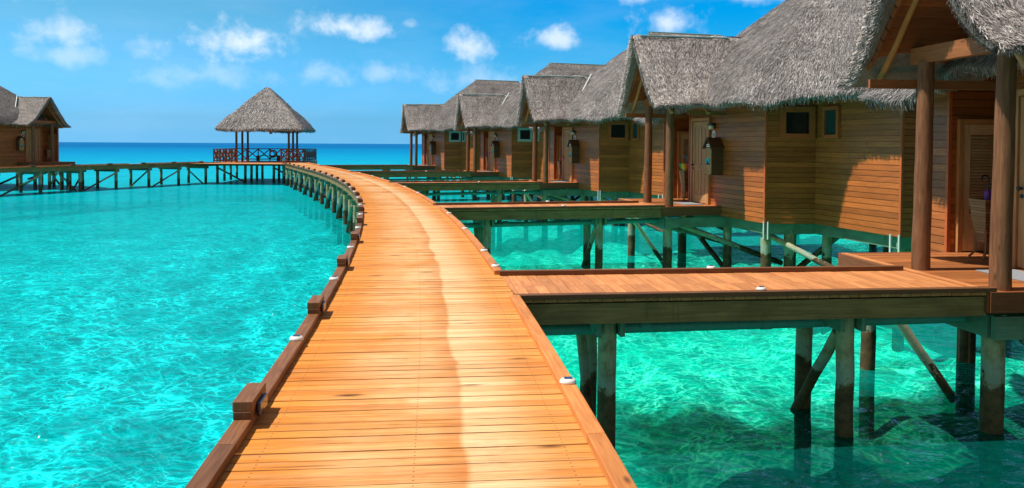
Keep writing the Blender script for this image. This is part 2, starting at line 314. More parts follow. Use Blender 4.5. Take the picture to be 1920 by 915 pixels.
def seabed_material():
    m, t, b, _ = material('sand_seabed')
    pos = t.new('ShaderNodeNewGeometry').outputs['Position']; x, y, _z = t.sep(pos)
    n = t.noise(pos, 0.5, 5.0, 0.6, 0.4); n2 = t.noise(pos, 3.0, 5.0, 0.65)
    c = t.mix(t.map(n2, 0.35, 0.7), (0.86, 0.95, 0.95), (0.66, 0.76, 0.74))
    bed_shade = t.math('MULTIPLY', t.map(x, 0.9, 2.2), t.map(t.math('ADD', y, t.math('MULTIPLY', t.math('SUBTRACT', n, 0.5), 4.0)), 12.6, 13.8, 1.0, 0.0))  # mask for the shadow zone darkened into the sand colour
    c = t.mix(t.math('MULTIPLY', bed_shade, 0.93), c, t.mix(t.map(n2, 0.4, 0.65), (0.015, 0.045, 0.03), (0.10, 0.13, 0.06)))
    cor = t.map(n, 0.64, 0.72, 0.0, 0.55); c = t.mix(cor, c, (0.12, 0.17, 0.11))
    t.put(b.inputs['Base Color'], c); b.inputs['Roughness'].default_value = 0.9
    return m

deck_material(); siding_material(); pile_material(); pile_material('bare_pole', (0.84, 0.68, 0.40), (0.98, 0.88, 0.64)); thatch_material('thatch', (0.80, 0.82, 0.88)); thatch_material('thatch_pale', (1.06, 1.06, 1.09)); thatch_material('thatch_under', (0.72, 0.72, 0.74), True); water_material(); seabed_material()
beam_material('olive_beam', (0.17, 0.105, 0.034), (0.36, 0.24, 0.085), (0.10, 0.062, 0.024))
beam_material('green_girder', (0.085, 0.20, 0.125), (0.16, 0.30, 0.20), (0.07, 0.09, 0.05))
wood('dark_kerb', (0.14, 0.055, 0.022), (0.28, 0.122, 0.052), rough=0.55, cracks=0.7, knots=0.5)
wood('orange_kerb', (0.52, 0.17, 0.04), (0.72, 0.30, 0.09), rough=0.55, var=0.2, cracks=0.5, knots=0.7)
wood('red_fascia', (0.17, 0.055, 0.022), (0.30, 0.10, 0.04), rough=0.5)
wood('log_post', (0.12, 0.05, 0.022), (0.27, 0.12, 0.052), rough=0.6, cracks=0.9, var=0.15, gw=30, knots=0.6)
wood('soffit_boards', (0.21, 0.064, 0.020), (0.34, 0.108, 0.036), rough=0.55)
wood('rafter_pole', (0.36, 0.17, 0.05), (0.55, 0.29, 0.10), rough=0.5, var=0.15)
wood('tie_beam', (0.26, 0.09, 0.03), (0.40, 0.155, 0.055), rough=0.5, knots=0.6)
wood('door_timber', (0.40, 0.20, 0.07), (0.60, 0.34, 0.14), rough=0.45, var=0.12)
wood('louvre_timber', (0.58, 0.37, 0.17), (0.80, 0.56, 0.30), rough=0.45, var=0.1)
wood('frame_timber', (0.42, 0.185, 0.06), (0.62, 0.30, 0.11), rough=0.45, var=0.12)
wood('window_timber', (0.44, 0.092, 0.026), (0.64, 0.155, 0.046), rough=0.45, var=0.12)
wood('pale_frame', (0.38, 0.48, 0.42), (0.50, 0.60, 0.54), rough=0.5, var=0.1, cracks=0.1)
wood('dark_box', (0.10, 0.034, 0.016), (0.19, 0.066, 0.03), rough=0.5)
wood('rail_timber', (0.13, 0.045, 0.022), (0.23, 0.085, 0.04), rough=0.55)
wood('stand_slats', (0.27, 0.12, 0.05), (0.43, 0.21, 0.09), rough=0.5)
plain('dark_glass', (0.010, 0.016, 0.018), 0.08, spec=0.6)
plain('green_glass', (0.02, 0.055, 0.048), 0.1, spec=0.6)
plain('white_plastic', (0.75, 0.76, 0.74), 0.3, noise=0.05)
plain('solar_cell', (0.03, 0.05, 0.09), 0.15, spec=0.6)
plain('blue_lens', (0.02, 0.04, 0.085), 0.2, spec=0.6)
plain('black_metal', (0.02, 0.018, 0.016), 0.35)
plain('lamp_glass', (0.72, 0.66, 0.42), 0.3)
plain('teal_pipe', (0.07, 0.30, 0.24), 0.4)
plain('white_pipe', (0.62, 0.70, 0.70), 0.35, noise=0.08)
plain('ridge_pipe', (0.16, 0.30, 0.30), 0.4)
plain('grey_mat', (0.24, 0.25, 0.27), 0.95, noise=0.3, scale=60)
plain('cyan_card', (0.0, 0.48, 0.58), 0.4, noise=0.05)
plain('dark_card', (0.02, 0.03, 0.05), 0.4)
plain('label_red', (0.55, 0.05, 0.06), 0.5, noise=0.05)
plain('ring_red', (0.42, 0.10, 0.06), 0.5)
plain('old_rope', (0.50, 0.62, 0.64), 0.8)
for nm, c in dict(red=(0.6, 0.03, 0.06), magenta=(0.55, 0.02, 0.20), yellow=(0.75, 0.55, 0.03), green=(0.03, 0.38, 0.10), cyan=(0.0, 0.38, 0.58), blue=(0.02, 0.07, 0.45), purple=(0.20, 0.05, 0.30), white=(0.7, 0.7, 0.7)).items():
    plain('fabric_'+nm, c, 0.7, noise=0.12)


# ------------------------------------------------------------------ mesh builder
class MB:
    def __init__(self): self.v = []; self.f = []; self.uv = []; self.sm = []; self.marks = []
    def face(self, pts, uv=None, smooth=False):
        i = len(self.v); self.v += [tuple(p) for p in pts]; self.f.append(tuple(range(i, i+len(pts))))
        self.uv += list(uv) if uv else [(0.0, 0.0)]*len(pts); self.sm.append(smooth)
    def raw(self, verts, faces, uvs, smooth=False):
        i = len(self.v); self.v += [tuple(p) for p in verts]
        for f, u in zip(faces, uvs):
            self.f.append(tuple(k+i for k in f)); self.uv += u; self.sm.append(smooth)
    def beam(self, p, q, w, h, up=(0, 0, 1), ext=0.0, uoff=None):
        """box from p to q, w across, h along 'up'; grain along it"""
        p, q = Vector(p), Vector(q); d = q-p; L = d.length; d.normalize()
        up = Vector(up); s = d.cross(up)
        if s.length < 1e-5: s = d.cross(Vector((1, 0, 0)))
        s.normalize(); n = s.cross(d); p = p-d*ext; q = q+d*ext
        o = random.random()*9 if uoff is None else uoff
        V = [e + s*(a*w/2) + n*(b*h/2) for e in (p, q) for a, b in ((-1, -1), (1, -1), (1, 1), (-1, 1))]
        F = []; U = []
        a = 0.0
        for k, wd in enumerate((w, h, w, h)):
            k2 = (k+1) % 4
            F.append((k, k2, k2+4, k+4)); U.append([(o, a), (o, a+wd), (o+L, a+wd), (o+L, a)]); a += wd
        F.append((3, 2, 1, 0)); U.append([(o, 0), (o, w), (o+h, w), (o+h, 0)])
        F.append((4, 5, 6, 7)); U.append([(o, 0), (o, w), (o+h, w), (o+h, 0)])
        self.raw(V, F, U)
    def box(self, c, s, rz=0.0):
        c = Vector(c); d = Vector((math.cos(rz), math.sin(rz), 0)) * (s[0]/2)
        self.beam(c-d, c+d, s[1], s[2])
    def tube(self, p, q, r0, r1=None, n=12, wob=0.0, segs=1, caps=True):
        r1 = r0 if r1 is None else r1; p, q = Vector(p), Vector(q); d = q-p; L = d.length; d.normalize()
        a = d.orthogonal().normalized(); b = d.cross(a); o = random.random()*9
        if wob and segs == 1: segs = max(2, int(L/0.35))
        V = []; F = []; U = []
        for k in range(segs+1):
            t = k/segs; cpt = p + (q-p)*t; r = r0+(r1-r0)*t
            if wob and 0 < k < segs: cpt = cpt + a*random.uniform(-wob, wob) + b*random.uniform(-wob, wob); r *= 1+random.uniform(-wob, wob)*1.5
            for j in range(n):
                th = 2*math.pi*j/n; V.append(cpt + a*(r*math.cos(th)) + b*(r*math.sin(th)))
        for k in range(segs):
            for j in range(n):
                j2 = (j+1) % n; w0, w1 = j/n*2*math.pi*r0, (j+1)/n*2*math.pi*r0; l0, l1 = o+L*k/segs, o+L*(k+1)/segs
                F.append((k*n+j, k*n+j2, (k+1)*n+j2, (k+1)*n+j)); U.append([(l0, w0), (l0, w1), (l1, w1), (l1, w0)])
        self.raw(V, F, U, True)
        if caps:
            for k, rev in ((0, True), (segs, False)):
                ring = [V[k*n+j] for j in range(n)]
                if rev: ring = ring[::-1]
                self.face(ring, [(o + 0.1*math.cos(j), 0.1*math.sin(j)) for j in range(n)])
    def path(self, pts, r, n=8):
        for p, q in zip(pts[:-1], pts[1:]): self.tube(p, q, r, r, n)
    def lathe(self, prof, c, axis='Z', n=20):
        c = Vector(c); V = []; F = []; U = []
        ax = {'Z': (Vector((1, 0, 0)), Vector((0, 1, 0)), Vector((0, 0, 1))), 'X': (Vector((0, 1, 0)), Vector((0, 0, 1)), Vector((1, 0, 0)))}[axis]
        for r, z in prof:
            for j in range(n):
                th = 2*math.pi*j/n; V.append(c + ax[0]*(r*math.cos(th)) + ax[1]*(r*math.sin(th)) + ax[2]*z)
        for k in range(len(prof)-1):
            for j in range(n):
                j2 = (j+1) % n; F.append((k*n+j, k*n+j2, (k+1)*n+j2, (k+1)*n+j)); U.append([(0, 0), (0, 0.1), (0.1, 0.1), (0.1, 0)])
        self.raw(V, F, U, True)
    def prism(self, poly, z0, z1):
        n = len(poly); lo = [(x, y, z0) for x, y in poly]; hi = [(x, y, z1) for x, y in poly]
        self.face(hi, [(x, y) for x, y in poly]); self.face(lo[::-1], [(x, y) for x, y in poly[::-1]])
        for k in range(n):
            k2 = (k+1) % n; L = math.dist(poly[k], poly[k2])
            self.face([lo[k], lo[k2], hi[k2], hi[k]], [(0, 0), (L, 0), (L, z1-z0), (0, z1-z0)])
    def mark(self, k): self.marks.append((len(self.f), k))
    def build(self, name, mat, parent=None, mirror=False, bevel=0.0, xf=None):
        v = np.array(self.v, dtype=float).reshape(-1, 3); f = self.f; uv = self.uv
        if xf is not None:
            M = np.array(xf); v = v @ M[:3, :3].T + M[:3, 3]
        me = bpy.data.meshes.new(name)
        if mirror:
            v = v * np.array((-1, 1, 1)); nf = []; nu = []; i = 0
            for q in f:
                nf.append(q[::-1]); nu += uv[i:i+len(q)][::-1]; i += len(q)
            f, uv = nf, nu
        me.from_pydata(v.tolist(), [], f)
        ul = me.uv_layers.new(name='UVMap'); ul.data.foreach_set('uv', np.array(uv, dtype=np.float32).ravel())
        me.polygons.foreach_set('use_smooth', self.sm)
        me.materials.append(MATS[mat])
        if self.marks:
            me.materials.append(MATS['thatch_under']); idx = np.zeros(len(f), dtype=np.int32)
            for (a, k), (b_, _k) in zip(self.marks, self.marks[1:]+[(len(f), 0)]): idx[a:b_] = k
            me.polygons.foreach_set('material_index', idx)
        me.update()
        o = bpy.data.objects.new(name, me); COL.objects.link(o)
        if parent is not None: o.parent = parent
        if bevel:
            b = o.modifiers.new('bevel', 'BEVEL'); b.width = bevel; b.segments = 2; b.limit_method = 'ANGLE'; b.angle_limit = R(40)
        return o

def tag(o, label=None, cat=None, group=None, kind=None):
    if label: o['label'] = label
    if cat: o['category'] = cat
    if group: o['group'] = group
    if kind: o['kind'] = kind
    return o
def empty(name, loc, rz=0.0):
    o = bpy.data.objects.new(name, None); COL.objects.link(o); o.location = loc; o.rotation_euler = (0, 0, rz); o.empty_display_size = 0.3
    return o
def copy_tree(o, parent=None):
    c = o.copy(); COL.objects.link(c)
    if parent is not None: c.parent = parent
    for ch in [k for k in o.children]: copy_tree(ch, c)
    return c
def text_mesh(body, size, name, mat, parent, matrix):
    cu = bpy.data.curves.new(name, 'FONT'); cu.body = body; cu.size = size; cu.align_x = 'CENTER'; cu.align_y = 'CENTER'; cu.extrude = 0.003
    tmp = bpy.data.objects.new('tmp', cu); COL.objects.link(tmp)
    bpy.context.view_layer.update()
    me = bpy.data.meshes.new_from_object(tmp.evaluated_get(bpy.context.evaluated_depsgraph_get())); bpy.data.objects.remove(tmp)
    me.transform(matrix); me.materials.clear(); me.materials.append(MATS[mat]); me.name = name
    o = bpy.data.objects.new(name, me); COL.objects.link(o); o.parent = parent
    return o

# ------------------------------------------------------------------ layout
WZ = -1.65; BED = -3.0
PC = [5.96403339e-07, -5.61505026e-05, -1.79701121e-03, -7.99477616e-02, -1.33189910e-01]
def pathx(y):
    if y < 0: return PC[4] + PC[3]*y
    return float(np.polyval(PC, y))
def dpath(y):
    return (pathx(y+0.05)-pathx(y-0.05))/0.1
class Path:
    """a boardwalk centre line sampled by arc length"""
    def __init__(self, f, y0, y1, n=1600):
        ys = np.linspace(y0, y1, n); self.p = np.array([f(y) for y in ys])
        dd = np.linalg.norm(np.diff(self.p, axis=0), axis=1); self.s = np.concatenate([[0], np.cumsum(dd)]); self.L = self.s[-1]
        tg = np.gradient(self.p, axis=0); self.t = tg/np.linalg.norm(tg, axis=1)[:, None]
    def at(self, s, off=0.0, z=0.0):
        x = np.interp(s, self.s, self.p[:, 0]); y = np.interp(s, self.s, self.p[:, 1])
        tx = np.interp(s, self.s, self.t[:, 0]); ty = np.interp(s, self.s, self.t[:, 1]); l = math.hypot(tx, ty); tx /= l; ty /= l
        return Vector((x + ty*off, y - tx*off, z))            # off > 0 : right of travel
    def dir(self, s):
        a, b = self.at(s-0.1), self.at(s+0.1); return (b-a).normalized()
    def s_of_y(self, y): return float(np.interp(y, self.p[:, 1], self.s)) if self.p[-1, 1] > self.p[0, 1] else float(np.interp(-y, -self.p[:, 1], self.s))
MAIN = Path(lambda y: (pathx(y), y), -7.0, 65.5)
AX = -21.3
ARM = Path(lambda y: (2*AX - pathx(y), y), 65.5, 36.0)      # the far arm mirrors the near one

HUTS = [((5.42, 9.68), 6.5), ((3.95, 21.6), 13.0), ((1.2, 34.2), 17.0), ((-2.39, 47.0), 19.5), ((-7.3, 59.3), 22.0)]
PV0, PV1 = -0.86, 0.72          # the walkway strip in hut coordinates (v), platform from u = -0.25
def hut_world(k, u, v):
    (x, y), a = HUTS[k]; c, s = math.cos(R(a)), math.sin(R(a)); return (x + u*c - v*s, y + u*s + v*c)
def hut_local(k, x, y):
    (a, b), t = HUTS[k]; c, s = math.cos(R(t)), math.sin(R(t)); return ((x-a)*c + (y-b)*s, -(x-a)*s + (y-b)*c)
GAPS = []; WALK_U = []
for k in range(5):
    ss = np.linspace(0, MAIN.L, 4000); e = [MAIN.at(s, 0.95) for s in ss]; lv = np.array([hut_local(k, p.x, p.y) for p in e])
    s0 = ss[np.argmin(abs(lv[:, 1]-PV0) + (lv[:, 0] > 0)*99)]; s1 = ss[np.argmin(abs(lv[:, 1]-PV1) + (lv[:, 0] > 0)*99)]
    GAPS.append((s0, s1)); WALK_U.append((hut_local(k, *MAIN.at(s0, 0.97)[:2])[0], hut_local(k, *MAIN.at(s1, 0.97)[:2])[0]))

# ------------------------------------------------------------------ sea and seabed
def add_grid(m, P, closed=True, flip=False, smooth=True):
    N, M = P.shape[:2]; V = P.reshape(-1, 3).tolist(); F = []; U = []
    for i in range(N if closed else N-1):
        i2 = (i+1) % N
        for j in range(M-1):
            f = (i*M+j, i2*M+j, i2*M+j+1, i*M+j+1)
            if flip: f = f[::-1]
            F.append(f); U.append([(i*0.1, j*0.1)]*4)
    m.raw(V, F, U, smooth)
def disc(name, z, rings, mat, kind):
    m = MB(); n = 48; cx, cy = 0, 20
    V = [(cx, cy, z)]; F = []; U = []
    for r in rings: V += [(cx+r*math.cos(2*math.pi*j/n), cy+r*math.sin(2*math.pi*j/n), z) for j in range(n)]
    for j in range(n): F.append((0, 1+j, 1+(j+1) % n)); U.append([(0, 0)]*3)
    for k in range(len(rings)-1):
        for j in range(n):
            a, b = 1+k*n+j, 1+k*n+(j+1) % n; F.append((a, a+n, b+n, b)); U.append([(0, 0)]*4)
    m.raw(V, F, U); o = m.build(name, mat); tag(o, kind=kind); return o
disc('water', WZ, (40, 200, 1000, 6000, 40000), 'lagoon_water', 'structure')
m = MB(); n0, n1 = 210, 250; xs = np.linspace(-16, 26, n0); ys = np.linspace(-2, 48, n1); X, Y = np.meshgrid(xs, ys, indexing='ij')
Zs = np.zeros_like(X); g_ = np.random.default_rng(3)
for k in range(9):
    f = g_.normal(0, 0.55*1.35**k, 2); Zs += np.sin(X*f[0]+Y*f[1]+g_.uniform(0, 6.28))*0.16/1.22**k
fall = np.clip(np.minimum(np.minimum(X+16, 26-X), np.minimum(Y+2, 48-Y))/4, 0, 1); G = np.stack([X, Y, BED+0.05+Zs*fall+0.25*fall], 2)
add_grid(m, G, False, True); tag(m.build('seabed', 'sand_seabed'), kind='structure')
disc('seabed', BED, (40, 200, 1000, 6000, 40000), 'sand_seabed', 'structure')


# ------------------------------------------------------------------ boardwalks
HW = 0.915                                     # half width between the kerbs
def deck_planks(m, P, s0, s1, hw, z=0.0, pw=0.106, gap=0.006, th=0.035):
    s = s0
    while s < s1:
        w = pw*random.uniform(0.93, 1.07); dz = random.uniform(-0.0025, 0.0025); e = random.uniform(0, 0.012)
        gap = random.choice((0.001, 0.0015, 0.002, 0.003, 0.004, 0.007)); a, b = s+gap/2, s+w-gap/2; oy = float(random.randrange(1, 60))
        V = [P.at(a, -hw-e, z+dz), P.at(a, hw+e, z+dz), P.at(b, hw+e, z+dz), P.at(b, -hw-e, z+dz)]
        V += [p-Vector((0, 0, th)) for p in V]
        lw = 0.1
        F = [(0, 1, 2, 3), (4, 5, 1, 0), (6, 7, 3, 2), (5, 6, 2, 1), (7, 4, 0, 3), (7, 6, 5, 4)]
        U = [[(-hw, oy), (hw, oy), (hw, oy+lw), (-hw, oy+lw)], [(-hw, oy), (hw, oy), (hw, oy), (-hw, oy)], [(hw, oy), (-hw, oy), (-hw, oy), (hw, oy)],
             [(hw, oy), (hw, oy+lw), (hw, oy+lw), (hw, oy)], [(-hw, oy)]*4, [(-hw, oy)]*4]
        m.raw(V, F, U); s += w

def strip(m, P, s0, s1, o0, o1, z0, z1, step=0.45, joint=2.8):
    """kerb or beam that follows the curve, with butt joints"""
    j = s0
    while j < s1-0.02:
        je = min(j+joint, s1); n = max(1, round((je-j)/step)); V = []; uo = random.random()*8
        for k in range(n+1):
            s = j+(je-0.004-j)*k/n
            V += [P.at(s, o0, z0), P.at(s, o1, z0), P.at(s, o1, z1), P.at(s, o0, z1)]
        F = []; U = []
        w, h = abs(o1-o0), abs(z1-z0)
        for k in range(n):
            l0, l1 = uo+(je-j)*k/n, uo+(je-j)*(k+1)/n; a = 0.0
            for q, wd in enumerate((w, h, w, h)):
                q2 = (q+1) % 4; F.append((4*k+q, 4*k+q2, 4*k+4+q2, 4*k+4+q)); U.append([(l0, a), (l0, a+wd), (l1, a+wd), (l1, a)]); a += wd
        F += [(3, 2, 1, 0), (4*n, 4*n+1, 4*n+2, 4*n+3)]; U += [[(0, 0), (0, w), (h, w), (h, 0)]]*2
        m.raw(V, F, U); j = je

def pile(name, parent, x, y, ztop, r=0.105, lean=0.02, mirror=False):
    m = MB(); m.tube((x+random.uniform(-lean, lean), y+random.uniform(-lean, lean), BED-0.1), (x, y, ztop), r*1.04, r, 12, 0.006)
    return m.build(name, 'pile_timber', parent, mirror)

def boardwalk(root, P, s0, s1, bents, left_kerb, right_kerbs, kerb_r='orange_kerb', left_blocks=(), lead=True):
    m = MB(); deck_planks(m, P, s0, s1, HW+0.07); m.build('deck', 'deck_planks', root)
    if left_kerb:
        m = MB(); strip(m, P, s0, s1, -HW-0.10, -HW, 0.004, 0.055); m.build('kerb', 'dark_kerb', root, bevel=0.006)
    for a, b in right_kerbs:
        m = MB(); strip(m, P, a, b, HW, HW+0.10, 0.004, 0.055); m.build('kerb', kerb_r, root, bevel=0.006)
    for o in (-HW-0.02, HW-0.04):
        m = MB(); strip(m, P, s0, s1, o, o+0.07, -0.27, -0.04, 0.5, 4.2); m.build('edge_beam', 'olive_beam', root)
    m = MB(); strip(m, P, s0, s1, -0.04, 0.04, -0.26, -0.04, 0.5, 4.2); m.build('joist', 'olive_beam', root)
    for s in left_blocks:
        d = P.dir(s); c = P.at(s, -HW-0.05, 0.055)
        m = MB(); L = 0.37
        m.beam(c-d*(L/2)+Vector((0, 0, 0.022)), c+d*(L/2)+Vector((0, 0, 0.022)), 0.104, 0.046)
        m.beam(c-d*(L/2-0.004)+Vector((0, 0, 0.074)), c+d*(L/2-0.004)+Vector((0, 0, 0.074)), 0.112, 0.056)
        b = m.build('kerb_block', 'dark_kerb', root, bevel=0.005)
        if s < 40:
            n = Vector((d.y, -d.x, 0)); m = MB(); q = c + n*0.07 - Vector((0, 0, 0.0))
            m.beam(q-d*0.10+Vector((0, 0, 0.028)), q+d*0.10+Vector((0, 0, 0.028)), 0.024, 0.075)
            m.build('step_light', 'blue_lens', b, bevel=0.008)
    for k, s in enumerate(bents):
        d = P.dir(s)
        m = MB(); a, b = P.at(s, -HW-0.10, -0.36), P.at(s, HW+0.10, -0.36)
        m.beam(a+d*0.13, b+d*0.13, 0.055, 0.17); m.beam(a-d*0.13, b-d*0.13, 0.055, 0.17); m.build('pile_cap', 'green_girder', root)
        for o in (-HW+0.05, HW-0.05):
            p = P.at(s, o); pile('pile', root, p.x, p.y, -0.27)
        if k % 2 == 0:
            m = MB(); a, b = P.at(s, -HW+0.05, -0.5), P.at(s, HW-0.05, WZ-0.1)
            if k % 4 == 0: a, b = P.at(s, HW-0.05, -0.5), P.at(s, -HW+0.05, WZ-0.1)
            m.tube(a+d*0.17, b+d*0.17, 0.06, 0.06, 10, 0.006); m.build('brace', 'pile_timber', root)
        elif k+1 < len(bents):
            o = -HW+0.05
            m = MB(); m.tube(P.at(s, o-0.15, -0.45), P.at(bents[k+1], o-0.15, WZ-0.05), 0.06, 0.055, 10, 0.006); m.build('brace', 'pile_timber', root)

sS = lambda y: MAIN.s_of_y(y)
kr = []; prev = 0.0
for a, b in GAPS:
    kr.append((prev, a)); prev = b
kr.append((prev, MAIN.L-1.2))
blocks = [sS(4.7)+2.82*k for k in range(-1, 23) if sS(4.7)+2.82*k < MAIN.L-1]
bw = empty('boardwalk', (0, 0, 0))
tag(bw, 'long curving plank boardwalk with a pale worn band, running from the foreground to the gazebo', 'boardwalk')
boardwalk(bw, MAIN, 0.0, MAIN.L, [b for b in blocks], True, kr, left_blocks=blocks)
am = empty('boardwalk', (0, 0, 0))
tag(am, 'distant boardwalk on braced piles at the left, leading from the gazebo to the left hut', 'boardwalk')
armb = [1.5+2.9*k for k in range(10)]
boardwalk(am, ARM, 0.0, ARM.L, armb, True, [(0.0, 5.8), (7.4, ARM.L)], kerb_r='dark_kerb', left_blocks=[b+0.6 for b in armb])

# ------------------------------------------------------------------ walkways to the huts
WL = ['nearest side walkway with four visible piles, leading right to the nearest hut', 'second side walkway from the front, leading to the hut with the rainbow umbrella',
      'third side walkway from the front, leading to the middle right-hand hut', 'fourth side walkway from the front, leading to the hut with a blue umbrella',
      'farthest side walkway, leading to the most distant right-hand hut']
def walkway(loc, rz, u0a, u0b, label, mirror=False, detail=True):
    root = empty('walkway', (loc[0], loc[1], 0), rz); tag(root, label, 'walkway', 'side walkways to the huts')
    v0, v1 = PV0, PV1; ue = -0.27
    m = MB(); u = min(u0a, u0b) - 0.02
    while u < ue-0.02:                                       # planks run across the walkway
        w = 0.118*random.uniform(0.93, 1.07); b = min(u+w-0.006, ue)
        du = u0a-u0b
        def lo_(uu): return v0 if abs(du) < 1e-3 else (min(v1, max(v0, v0+(u0a-uu)/du*(v1-v0))) if du > 0 else v0)
        def hi_(uu): return v1 if du >= 0 else min(v1, max(v0, v0+(uu-u0a)/(-du)*(v1-v0)))
        dz = random.uniform(-.002, .002); mid = (v0+v1)/2
        for a0, a1, b0, b1 in ((lo_(u), min(mid, hi_(u)), lo_(b), min(mid, hi_(b))), (max(mid, lo_(u)), hi_(u), max(mid, lo_(b)), hi_(b))):
            if b1-b0 < 0.01 and a1-a0 < 0.01: continue
            a1, b1 = max(a0, a1-0.003), max(b0, b1-0.003); o1, o2 = random.random()*9, random.random()*9; zt, zl = -0.001+dz, -0.036+dz
            Q = [(u, a0, zt), (b, b0, zt), (b, b1, zt), (u, a1, zt)]; V = Q+[(x, y, zl) for x, y, _ in Q]; w_ = b-u
            m.raw(V, [(0, 1, 2, 3), (4, 5, 1, 0), (5, 6, 2, 1), (6, 7, 3, 2), (7, 4, 0, 3)],
                  [[(o1+a0, o2), (o1+b0, o2+w_), (o1+b1, o2+w_), (o1+a1, o2)], [(o1, o2), (o1, o2+w_), (o1+.03, o2+w_), (o1+.03, o2)], [(o1+b0, o2), (o1+b1, o2), (o1+b1, o2+.03), (o1+b0, o2+.03)], [(o1, o2), (o1, o2+w_), (o1+.03, o2+w_), (o1+.03, o2)], [(o1+a1, o2), (o1+a0, o2), (o1+a0, o2+.03), (o1+a1, o2+.03)]])
        u += w
    m.build('deck', 'walkway_planks', root, mirror)
    m = MB(); m.beam((u0a+0.0, v0+0.015, 0.026), (ue+0.10, v0+0.015, 0.026), 0.10, 0.052); m.build('kerb', 'dark_kerb', root, mirror, 0.005)
    m = MB(); m.beam((u0b+0.0, v1-0.04, 0.032), (ue-0.02, v1-0.04, 0.032), 0.085, 0.055); m.build('kerb', 'dark_kerb', root, mirror, 0.005)
    for v in (v0+0.065, v1-0.06):
        m = MB(); uu = (u0a if v < 0 else u0b)+0.06; m.beam((uu, v, -0.165), (ue+0.02, v, -0.165), 0.075, 0.215); m.build('edge_beam', 'olive_beam', root, mirror)
    m = MB(); m.beam((max(u0a, u0b)+0.06, -0.07, -0.165), (ue+0.02, -0.07, -0.165), 0.06, 0.2); m.build('joist', 'olive_beam', root, mirror)
    L = ue-max(u0a, u0b)
    for i, f in enumerate((0.20, 0.72)):
        uu = max(u0a, u0b)+L*f
        for v in (-0.55, 0.42): pile('pile', root, uu, v, -0.275, 0.10, 0.02, mirror)
        for du in (-0.125, 0.125):
            m = MB(); m.beam((uu+du, -0.72, -0.36), (uu+du, 0.6, -0.36), 0.05, 0.17); m.build('pile_cap', 'green_girder', root, mirror)
        m = MB()
        if i: m.tube((uu-0.05, -0.48, -0.5), (uu-0.10, 0.42, WZ-0.05), 0.065, 0.065, 10, 0.006)
        else: m.tube((uu-0.13, 0.4, -0.42), (uu-0.14, -0.5, WZ-0.05), 0.06, 0.06, 10, 0.006)
        m.build('brace', 'pile_timber', root, mirror)
    m = MB(); z = -0.455
    m.tube((max(u0a, u0b)+0.1, -0.30, z), (ue+1.2, -0.30, z+0.06), 0.062, 0.062, 14)
    for uu in (max(u0a, u0b)+L*0.55, max(u0a, u0b)+L*0.28): m.tube((uu, -0.30, z+0.03), (uu+0.13, -0.30, z+0.032), 0.074, 0.074, 14)
    m.build('pipe', 'teal_pipe', root, mirror)
    m = MB(); m.tube((ue-0.15, 0.86, -0.40), (ue+0.80, 0.76, WZ-0.1), 0.062, 0.058, 12, 0.008); m.build('brace', 'bare_pole', root, mirror)
    return root
wood('walkway_planks', (0.52, 0.18, 0.055), (0.74, 0.33, 0.13), rough=0.55, var=0.22, cracks=0.4, knots=0.4, spec=0.25)
for k in range(5):
    (x, y), a = HUTS[k]; walkway((x, y), R(a), WALK_U[k][0], WALK_U[k][1], WL[k])


